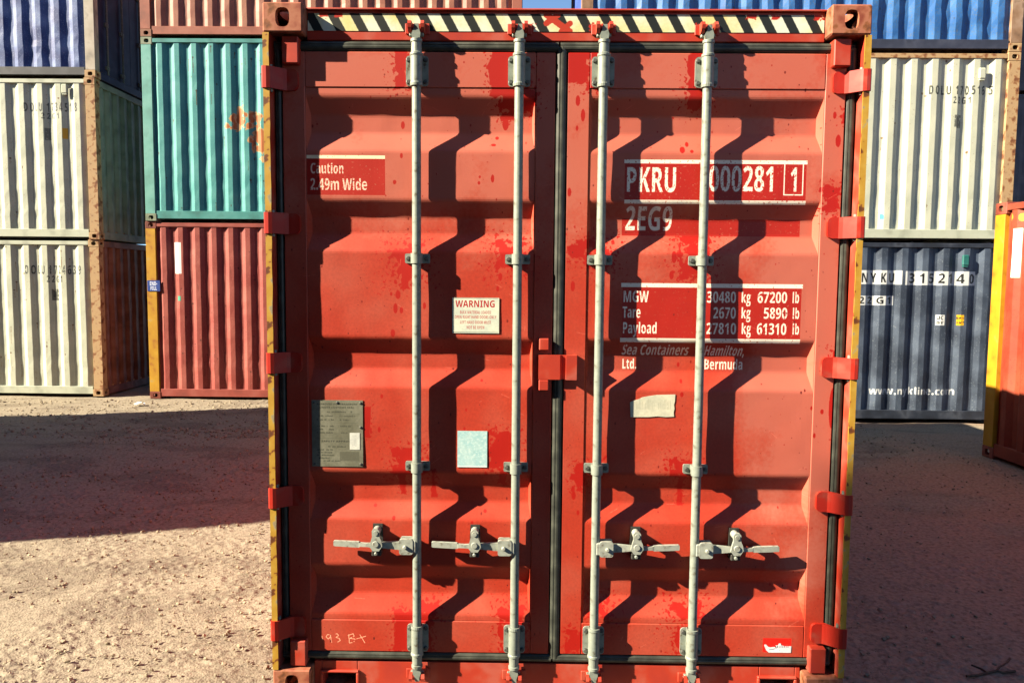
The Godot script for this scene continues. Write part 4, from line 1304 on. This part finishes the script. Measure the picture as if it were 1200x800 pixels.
func yard() -> void:
	var ink := Color(0.10, 0.11, 0.11)
	var cream := Color(0.66, 0.675, 0.60)
	var cream2 := Color(0.61, 0.63, 0.56)
	var creamy := patterned(cream2, 61, 0.1)
	# --- row at the far left: pale, pale, blue; right end at x -7.12
	var A := Vector3(-7.12 - 3.029, -0.165, -9.33)
	var p := wall_paint(2.591, 71, cream, cream2, Color(0.45, 0.36, 0.24), 2.0, 0.05, 0.6)
	streaks(p, 140, Color(0.42, 0.27, 0.15), 0.3, 0.55)
	wtext(p, A, "D O L U  1 7 2 4 6 3  9", 29, 311, 95, 321, ink, 0.05, 0.8)
	wtext(p, A, "2 2 G 1", 55, 323, 74, 331, ink, 0.05, 0.8)
	wrect(p, A, 60, 339, 67, 352, Color(0.25, 0.26, 0.24), 0.25, 0.8)
	var endbrown := patterned(Color(0.39, 0.25, 0.20), 62, 0.2)
	yard_container("pale cream container standing on the ground, blocked 22G1 number on its side", A, 0.0, {"h": 2.591, "paint": painted(p), "body": creamy, "post": M.rust, "end_mat": endbrown, "seed": 3, "pitch": 0.295, "dent": 0.004})
	var A2 := A + Vector3(0.03, 2.594, 0.02)
	p = wall_paint(2.591, 72, cream, cream2, Color(0.45, 0.36, 0.24), 2.0, 0.05, 0.6)
	streaks(p, 50, Color(0.45, 0.28, 0.15), 0.25, 0.4)
	wtext(p, A2, "D O L U  1 7 3 4 5 1  8", 27, 120, 90, 130, ink, 0.12, 0.7)
	wtext(p, A2, "2 2 G 1", 48, 132, 70, 139, ink, 0.12, 0.7)
	wrect(p, A2, 52, 150, 58, 164, Color(0.3, 0.31, 0.28), 0.25, 0.7)
	wrect(p, A2, 73, 150, 78, 163, Color(0.75, 0.56, 0.12), 0.05, 0.9)
	var a2 := yard_container("pale cream container with a green end, stacked on a cream container under a blue one", A2, 0.0, {"h": 2.591, "paint": painted(p), "body": creamy, "post": M.rust, "end_mat": patterned(Color(0.42, 0.46, 0.41), 63, 0.15), "seed": 4, "pitch": 0.295, "dent": 0.005})
	var A3 := A2 + Vector3(0.02, 2.594, 0.0)
	p = wall_paint(2.591, 73, Color(0.14, 0.20, 0.38), Color(0.34, 0.41, 0.56), Color(0.50, 0.55, 0.62), 1.6, 0.08, 0.45)
	yard_container("dark blue container with lock rods on its end, on top of the cream stack", A3, 0.0, {"h": 2.591, "paint": painted(p), "body": patterned(Color(0.10, 0.14, 0.30), 64), "post": patterned(Color(0.55, 0.52, 0.46), 65, 0.2), "rail": patterned(Color(0.20, 0.21, 0.22), 66), "end": "doors", "end_mat": patterned(Color(0.09, 0.11, 0.24), 67), "seed": 5, "pitch": 0.295, "dent": 0.008})
	# --- stack left of the middle: red, teal, brown (tall boxes); left end at x -6.28
	var B := Vector3(-6.28 + 3.029, -0.172, -9.2)
	p = wall_paint(2.896, 74, Color(0.47, 0.20, 0.17), Color(0.52, 0.265, 0.225), Color(0.58, 0.36, 0.31), 2.0, 0.07, 0.5)
	streaks(p, 120, Color(0.30, 0.12, 0.08), 0.3, 0.6)
	wrect(p, B, 204, 284, 212, 321, Color(0.78, 0.78, 0.76))
	wrect(p, B, 208, 347, 212, 353, Color(0.2, 0.5, 0.4))
	var yel := noisy([[0.0, Color(0.50, 0.30, 0.08)], [0.3, Color(0.60, 0.44, 0.07)], [0.8, Color(0.64, 0.49, 0.09)], [1.0, Color(0.6, 0.5, 0.3)]], 0.015, 1.0, 0.6, 0.0, 68)
	var b1 := yard_container("faded red container with a yellow corner post, bottom of the teal and brown stack", B, 0.0, {"h": 2.896, "paint": painted(p), "body": patterned(Color(0.49, 0.22, 0.18), 69), "post": patterned(Color(0.49, 0.22, 0.18), 69), "post_left": yel, "casting": patterned(Color(0.42, 0.2, 0.14), 70, 0.2), "seed": 6, "pitch": 0.272, "dent": 0.005})
	# blue end fill plate on its post
	var sa := at_z(172.5, 341, B.z) - B
	var sb := at_z(187, 328.5, B.z) - B
	p = Paint.new(sa.x, sa.y, sb.x - sa.x, sb.y - sa.y, 500.0, 56)
	p.coat(Color(0.09, 0.20, 0.46), Color(0.12, 0.24, 0.5), Color(0.3, 0.4, 0.6), 9.0, 0.5, 0.7, 0.05)
	p.text(font, "END-", (sa.x + sb.x) / 2 - 0.062, sb.y - 0.085, (sa.x + sb.x) / 2 + 0.066, sb.y - 0.018, Color(0.80, 0.83, 0.86))
	p.text(font, "FILL", (sa.x + sb.x) / 2 - 0.052, sa.y + 0.014, (sa.x + sb.x) / 2 + 0.056, sa.y + 0.078, Color(0.80, 0.83, 0.86))
	plate("end_fill_sign", b1, sa.x, sa.y, sb.x, sb.y, 0.001, painted(p), 0.004).set_meta("label", "small blue sign with white letters")
	var B2 := B + Vector3(0.02, 2.899, 0.02)
	p = wall_paint(2.896, 75, Color(0.19, 0.46, 0.455), Color(0.27, 0.525, 0.505), Color(0.38, 0.56, 0.52), 1.8, 0.08, 0.5)
	streaks(p, 110, Color(0.24, 0.17, 0.10), 0.25, 0.6)
	for e in [[264, 144, 271, 151], [271, 134, 278, 150], [277, 129, 286, 147], [284, 131, 289, 139], [291, 130, 299, 146], [298, 134, 305, 153], [293, 156, 300, 175], [299, 151, 312, 178], [288, 143, 294, 149]]:
		var qa := at_z(e[0], e[3], B2.z) - B2
		var qb := at_z(e[2], e[1], B2.z) - B2
		p.flake((qa.x + qb.x) * 0.5, (qa.y + qb.y) * 0.5, (qb.x - qa.x) * 0.85, (qb.y - qa.y) * 0.72, Color(0.62, 0.50, 0.34))
		p.flake((qa.x + qb.x) * 0.5, (qa.y + qb.y) * 0.5, (qb.x - qa.x) * 0.62, (qb.y - qa.y) * 0.55, Color(0.56, 0.31, 0.13))
	yard_container("teal container with peeled orange rust patches, between the red and brown ones", B2, 0.0, {"h": 2.896, "paint": painted(p), "body": patterned(Color(0.20, 0.46, 0.44), 76), "post": patterned(Color(0.34, 0.56, 0.52), 77, 0.12), "casting": patterned(Color(0.40, 0.44, 0.36), 78, 0.2), "seed": 7, "pitch": 0.272, "dent": 0.004})
	var B3 := B2 + Vector3(0.0, 2.899, 0.0)
	p = wall_paint(2.896, 79, Color(0.48, 0.29, 0.225), Color(0.53, 0.35, 0.27), Color(0.40, 0.22, 0.16), 2.0, 0.06, 0.5)
	yard_container("brown container on top of the teal one", B3, 0.0, {"h": 2.896, "paint": painted(p), "body": patterned(Color(0.50, 0.28, 0.21), 80), "casting": patterned(Color(0.42, 0.26, 0.18), 81, 0.2), "seed": 8, "pitch": 0.272, "dent": 0.004})
	# --- stack on the right: navy, cream, blue; right end at x 6.68
	var C := Vector3(6.68 - 3.029, -0.15, -7.68)
	p = wall_paint(2.591, 82, Color(0.175, 0.205, 0.25), Color(0.28, 0.32, 0.375), Color(0.38, 0.41, 0.43), 1.5, 0.10, 0.5)
	var wh := Color(0.74, 0.75, 0.74)
	wrect(p, C, 985, 315, 1059, 331, wh, 0.0)
	wrect(p, C, 1062, 316, 1146, 332, wh, 0.0)
	wtext(p, C, "N Y K U", 1010, 318, 1052, 329, ink, 0.0)
	wtext(p, C, "3 1 5 2 1 4", 1067, 318.5, 1132, 330, ink, 0.0)
	wtext(p, C, "0", 1137, 319.5, 1145, 331, ink, 0.0)
	wrect(p, C, 990, 345, 1049, 356, wh, 0.0)
	wtext(p, C, "2 2 G 1", 1007, 346.5, 1048, 354.5, ink, 0.0)
	wtext(p, C, "www.nykline.com", 1020, 454, 1121, 462, wh, 0.03, 1.0, font)
	wrect(p, C, 1098, 367.5, 1108, 380, wh)
	wtext(p, C, "UC", 1099, 369, 1107, 373.5, ink)
	wtext(p, C, "BY", 1099, 375.5, 1107, 379, ink)
	wrect(p, C, 1122.5, 368, 1131, 380.5, Color(0.80, 0.60, 0.08))
	wtext(p, C, "SUPER", 1123, 370, 1130.5, 373, ink)
	wtext(p, C, "HEAVY", 1123, 375.5, 1130.5, 378.5, ink)
	for k in 90:
		var sx := p.rng.randf_range(-0.6, 2.8)
		var sy := p.rng.randf_range(0.25, 1.9)
		p.stroke([Vector2(sx, sy), Vector2(sx + p.rng.randf_range(-0.04, 0.04), sy + p.rng.randf_range(-0.12, 0.12))], 0.003, Color(0.5, 0.53, 0.55), 0.5 * p.rng.randf())
	var navy := patterned(Color(0.13, 0.15, 0.19), 83, 0.2)
	var c1 := yard_container("dark navy container with large white and black number blocks", C, 0.0, {"h": 2.560, "paint": painted(p, 0.45), "body": navy, "post": patterned(Color(0.30, 0.33, 0.36), 84, 0.2), "casting": patterned(Color(0.25, 0.25, 0.24), 85), "seed": 9, "pitch": 0.287, "dent": 0.003})
	vent(c1, at_z(1132, 305, C.z) - C, patterned(Color(0.10, 0.34, 0.32), 86))
	var C2 := C + Vector3(0.0, 2.563, 0.0)
	p = wall_paint(2.591, 87, Color(0.68, 0.69, 0.61), Color(0.64, 0.655, 0.58), Color(0.42, 0.36, 0.26), 2.0, 0.04, 0.62)
	streaks(p, 30, Color(0.45, 0.30, 0.17), 0.2, 0.35)
	wtext(p, C2, "D O L U  1 7 0 5 1 6  5", 1089.5, 100.5, 1166, 110.5, ink, 0.04, 0.85)
	wtext(p, C2, "2 2 G 1", 1118, 113, 1141, 121.5, ink, 0.04, 0.85)
	wrect(p, C2, 1119, 135, 1128.5, 150, Color(0.25, 0.26, 0.24), 0.2, 0.8)
	wrect(p, C2, 1032, 250, 1037, 257, Color(0.2, 0.5, 0.66), 0.2, 0.8)
	var c2 := yard_container("pale cream container between the navy number container and a blue one", C2, 0.0, {"h": 2.591, "paint": painted(p), "body": creamy, "post": M.rust, "top_rail": M.rust, "seed": 10, "pitch": 0.287, "dent": 0.003})
	vent(c2, at_z(1151.5, 86, C.z) - C2, creamy)
	vent(a2, at_z(75, 104, A2.z) - A2, creamy)
	var C3 := C2 + Vector3(0.0, 2.594, 0.0)
	p = wall_paint(2.591, 88, Color(0.13, 0.31, 0.52), Color(0.20, 0.38, 0.58), Color(0.34, 0.34, 0.34), 1.8, 0.10, 0.40)
	streaks(p, 120, Color(0.28, 0.22, 0.18), 0.3, 0.7)
	yard_container("bright blue scuffed container with rusty posts, on top of the cream one", C3, 0.0, {"h": 2.591, "paint": painted(p), "body": patterned(Color(0.12, 0.24, 0.52), 89), "post": patterned(Color(0.46, 0.36, 0.27), 90, 0.3), "rail": patterned(Color(0.16, 0.18, 0.24), 91), "seed": 11, "pitch": 0.287, "dent": 0.008})
	# --- shaded stack beyond the gap at the far right
	var slate_blue := patterned(Color(0.22, 0.24, 0.29), 92)
	for k in 3:
		yard_container(["slate blue container on the ground behind the navy stack, in the shade", "slate blue container in the middle of the shaded stack beyond the cream one", "slate blue container on top of the shaded stack beyond the blue one"][k], Vector3(7.25 + 3.029, -0.18 + 2.594 * k, -9.9), 0.0, {"h": 2.591, "paint": slate_blue, "body": slate_blue, "seed": 20 + k, "group": "dark stack in the shade"})
	# --- orange-red container along the right side, seen along its length
	p = wall_paint(2.591, 93, Color(0.47, 0.17, 0.10), Color(0.52, 0.23, 0.15), Color(0.34, 0.13, 0.09), 2.0, 0.07, 0.5)
	streaks(p, 30, Color(0.36, 0.15, 0.10), 0.3, 0.5)
	# wall's own x runs from the far end (-) towards the camera (+)
	for e in [[-2.745, 1.84, -2.645, 2.32, Color(0.80, 0.80, 0.78)]]:
		p.rectangle(e[0], e[1], e[2], e[3], e[4])
	for e in [[-2.80, 2.44], [-2.66, 2.43]]:
		p.spot(e[0], e[1], 0.035, 0.04, Color(0.62, 0.52, 0.16))
	var orange := patterned(Color(0.49, 0.20, 0.13), 94)
	var R := Vector3(4.64, 0.032, -4.73 + 3.029)
	yard_container("orange-red container with a yellow corner post, lengthwise beside the stripe-topped red one", R, -PI / 2, {"h": 2.591, "paint": painted(p), "body": orange, "post_left": yel, "casting": patterned(Color(0.45, 0.2, 0.14), 95, 0.2), "seed": 12, "pitch": 0.272, "dent": 0.004})
	# --- stack outside the frame on the left, lengthwise: its shadow crosses the sand
	var green := patterned(Color(0.25, 0.36, 0.28), 96)
	for k in 2:
		yard_container(["green container on the ground whose stack shades the sand", "green container on top of the stack that shades the sand"][k], Vector3(-9.6, 2.594 * k, -2.86), PI / 2, {"h": 2.591, "paint": green, "body": green, "seed": 30 + k, "group": "green stack"})
	# --- stacks added out of view behind the camera: they keep low skylight off the doors
	var slate := patterned(Color(0.24, 0.25, 0.27), 98)
	var proto: Node3D
	for i in 4:
		for k in 3:
			var tall := i == 1      # one stack of taller boxes stands a little forward: its edge shades the right post of the red doors
			var at := Vector3(0.83 - i * 6.12 - 3.029, (2.899 if tall else 2.594) * k, 4.12 if tall else 4.35)
			if tall:
				yard_container("added tall slate container, unseen behind the camera, shading the right door post", at, PI, {"h": 2.896, "paint": slate, "body": slate, "seed": 41, "group": "added tall slate stack behind the camera"})
			elif proto == null:
				proto = yard_container("added slate grey container, unseen behind the camera, dimming the red doors", at, PI, {"h": 2.591, "paint": slate, "body": slate, "seed": 40, "group": "added slate row behind the camera"})
			else:
				var c: Node3D = proto.duplicate()
				c.name = numbered("shipping_container")
				add_child(c)
				c.position = at


func vent(c: Node3D, at: Vector3, m: Material) -> void:
	var v := Shape.new()
	v.bbox(Vector3(at.x - 0.045, at.y - 0.075, -0.02), Vector3(at.x + 0.045, at.y + 0.075, 0.02), 0.012)
	v.bbox(Vector3(at.x - 0.035, at.y - 0.095, -0.02), Vector3(at.x + 0.035, at.y - 0.07, 0.012), 0.004)
	put("vent", v, m, c)


# ------------------------------------------------------------------ small things on the ground
func litter() -> void:
	var rng := RandomNumberGenerator.new()
	rng.seed = 99
	# loose stones and clods
	var st := Shape.new()
	var base_pts := []
	for k in 14:
		var y := 1.0 - 2.0 * (k + 0.5) / 14.0
		var r := sqrt(1.0 - y * y)
		var a := k * 2.39996
		base_pts.append(Vector3(cos(a) * r, y * 0.65, sin(a) * r) * rng.randf_range(0.8, 1.15))
	var hull := ConvexPolygonShape3D.new()
	hull.points = PackedVector3Array(base_pts)
	var tris := hull_triangles(base_pts)
	for t in tris: st.tri(base_pts[t[0]], base_pts[t[1]], base_pts[t[2]], base_pts[t[0]] + base_pts[t[1]] + base_pts[t[2]])
	var mm := MultiMesh.new()
	mm.transform_format = MultiMesh.TRANSFORM_3D
	mm.use_colors = true
	mm.mesh = st.mesh()
	var count := 24000
	mm.instance_count = count
	for i in count:
		var x: float
		var z: float
		if i % 5 < 3:
			x = rng.randf_range(-5.2, -1.25)
			z = lerpf(0.4, -6.5, rng.randf() ** 1.6)
		elif i % 5 == 3:
			x = rng.randf_range(1.25, 4.6)
			z = lerpf(0.4, -7.4, rng.randf() ** 1.3)
		else:
			x = rng.randf_range(-9.0, -1.5)
			z = rng.randf_range(-9.1, -5.5)
		var s := 0.0022 + 0.011 * rng.randf() ** 4.0
		if z < -5.5: s *= 1.6
		var bs := Basis.from_euler(Vector3(rng.randf() * 6, rng.randf() * 6, rng.randf() * 6)).scaled(Vector3(s * rng.randf_range(0.8, 1.5), s * 0.8, s))
		mm.set_instance_transform(i, Transform3D(bs, Vector3(x, ground_height(x, z) + 0.004 + s * 0.3, z)))
		var g := rng.randf_range(0.7, 1.35)
		mm.set_instance_color(i, Color(0.24 * g, 0.20 * g, 0.14 * g))
	var sm := StandardMaterial3D.new()
	sm.vertex_color_use_as_albedo = true
	sm.roughness = 0.95
	sm.metallic_specular = 0.2
	var so := MultiMeshInstance3D.new()
	so.name = "gravel"
	so.multimesh = mm
	so.material_override = sm
	meta(so, "loose small stones and clods scattered over the dirt", "gravel", "", "stuff")
	add_child(so)
	# white scrap near the far stacks
	var q := at_z(163, 471.5, -8.55)
	var sc := Shape.new()
	var nz := FastNoiseLite.new()
	nz.seed = 3
	nz.frequency = 1.0
	for i in 6:
		for j in 4:
			var f := func(a: int, b: int) -> Vector3:
				var u := a / 6.0 - 0.5
				var w := b / 4.0 - 0.5
				return Vector3(u * 0.15 + w * 0.03, 0.02 + 0.04 * nz.get_noise_2d(a * 0.9, b * 0.9) + 0.08 * (0.25 - u * u), w * 0.12 - u * 0.04)
			sc.quad(f.call(i, j), f.call(i + 1, j), f.call(i + 1, j + 1), f.call(i, j + 1), Vector3.UP)
	var wm := StandardMaterial3D.new()
	wm.albedo_color = Color(0.80, 0.80, 0.78)
	wm.roughness = 0.5
	var scrap := put("plastic_scrap", sc, wm, self)
	scrap.position = Vector3(q.x, ground_height(q.x, -8.55) + 0.01, -8.55)
	meta(scrap, "crumpled white plastic scrap on the sand before the pale stacks", "litter")
	# dead branch at the lower right
	var tw := Shape.new()
	var pts := []
	for e in [[1133, 792], [1146, 791], [1158, 788], [1168, 786], [1176, 788], [1190, 786]]:
		pts.append(ground_at(e[0], e[1]))
	tw.tube(pts, 0.006, 7)
	tw.tube([pts[3], ground_at(1172, 781), ground_at(1180, 777), ground_at(1184, 771)], 0.0045, 6)
	tw.tube([pts[2], ground_at(1150, 783), ground_at(1139, 779)], 0.004, 6)
	var twm := noisy([[0.0, Color(0.22, 0.17, 0.13)], [1.0, Color(0.36, 0.30, 0.24)]], 0.05, 4.0, 0.9, 0.0, 97)
	var two := put("twig", tw, twm, self)
	meta(two, "thin dry forked twig lying on the dirt", "twig")


func ground_at(x: float, y: float) -> Vector3:
	var d := cam_basis * Vector3((x - 600.0) / FOCAL, -(y - 400.0) / FOCAL, -1.0)
	return EYE + d * ((0.012 - EYE.y) / d.y)


func hull_triangles(p: Array) -> Array:
	var out := []
	for i in p.size():
		for j in range(i + 1, p.size()):
			for k in range(j + 1, p.size()):
				var n: Vector3 = (p[j] - p[i]).cross(p[k] - p[i])
				var pos := false
				var neg := false
				for m in p.size():
					if m == i or m == j or m == k: continue
					var d: float = n.dot(p[m] - p[i])
					if d > 1e-6: pos = true
					elif d < -1e-6: neg = true
				if not (pos and neg): out.append([i, j, k])
	return out
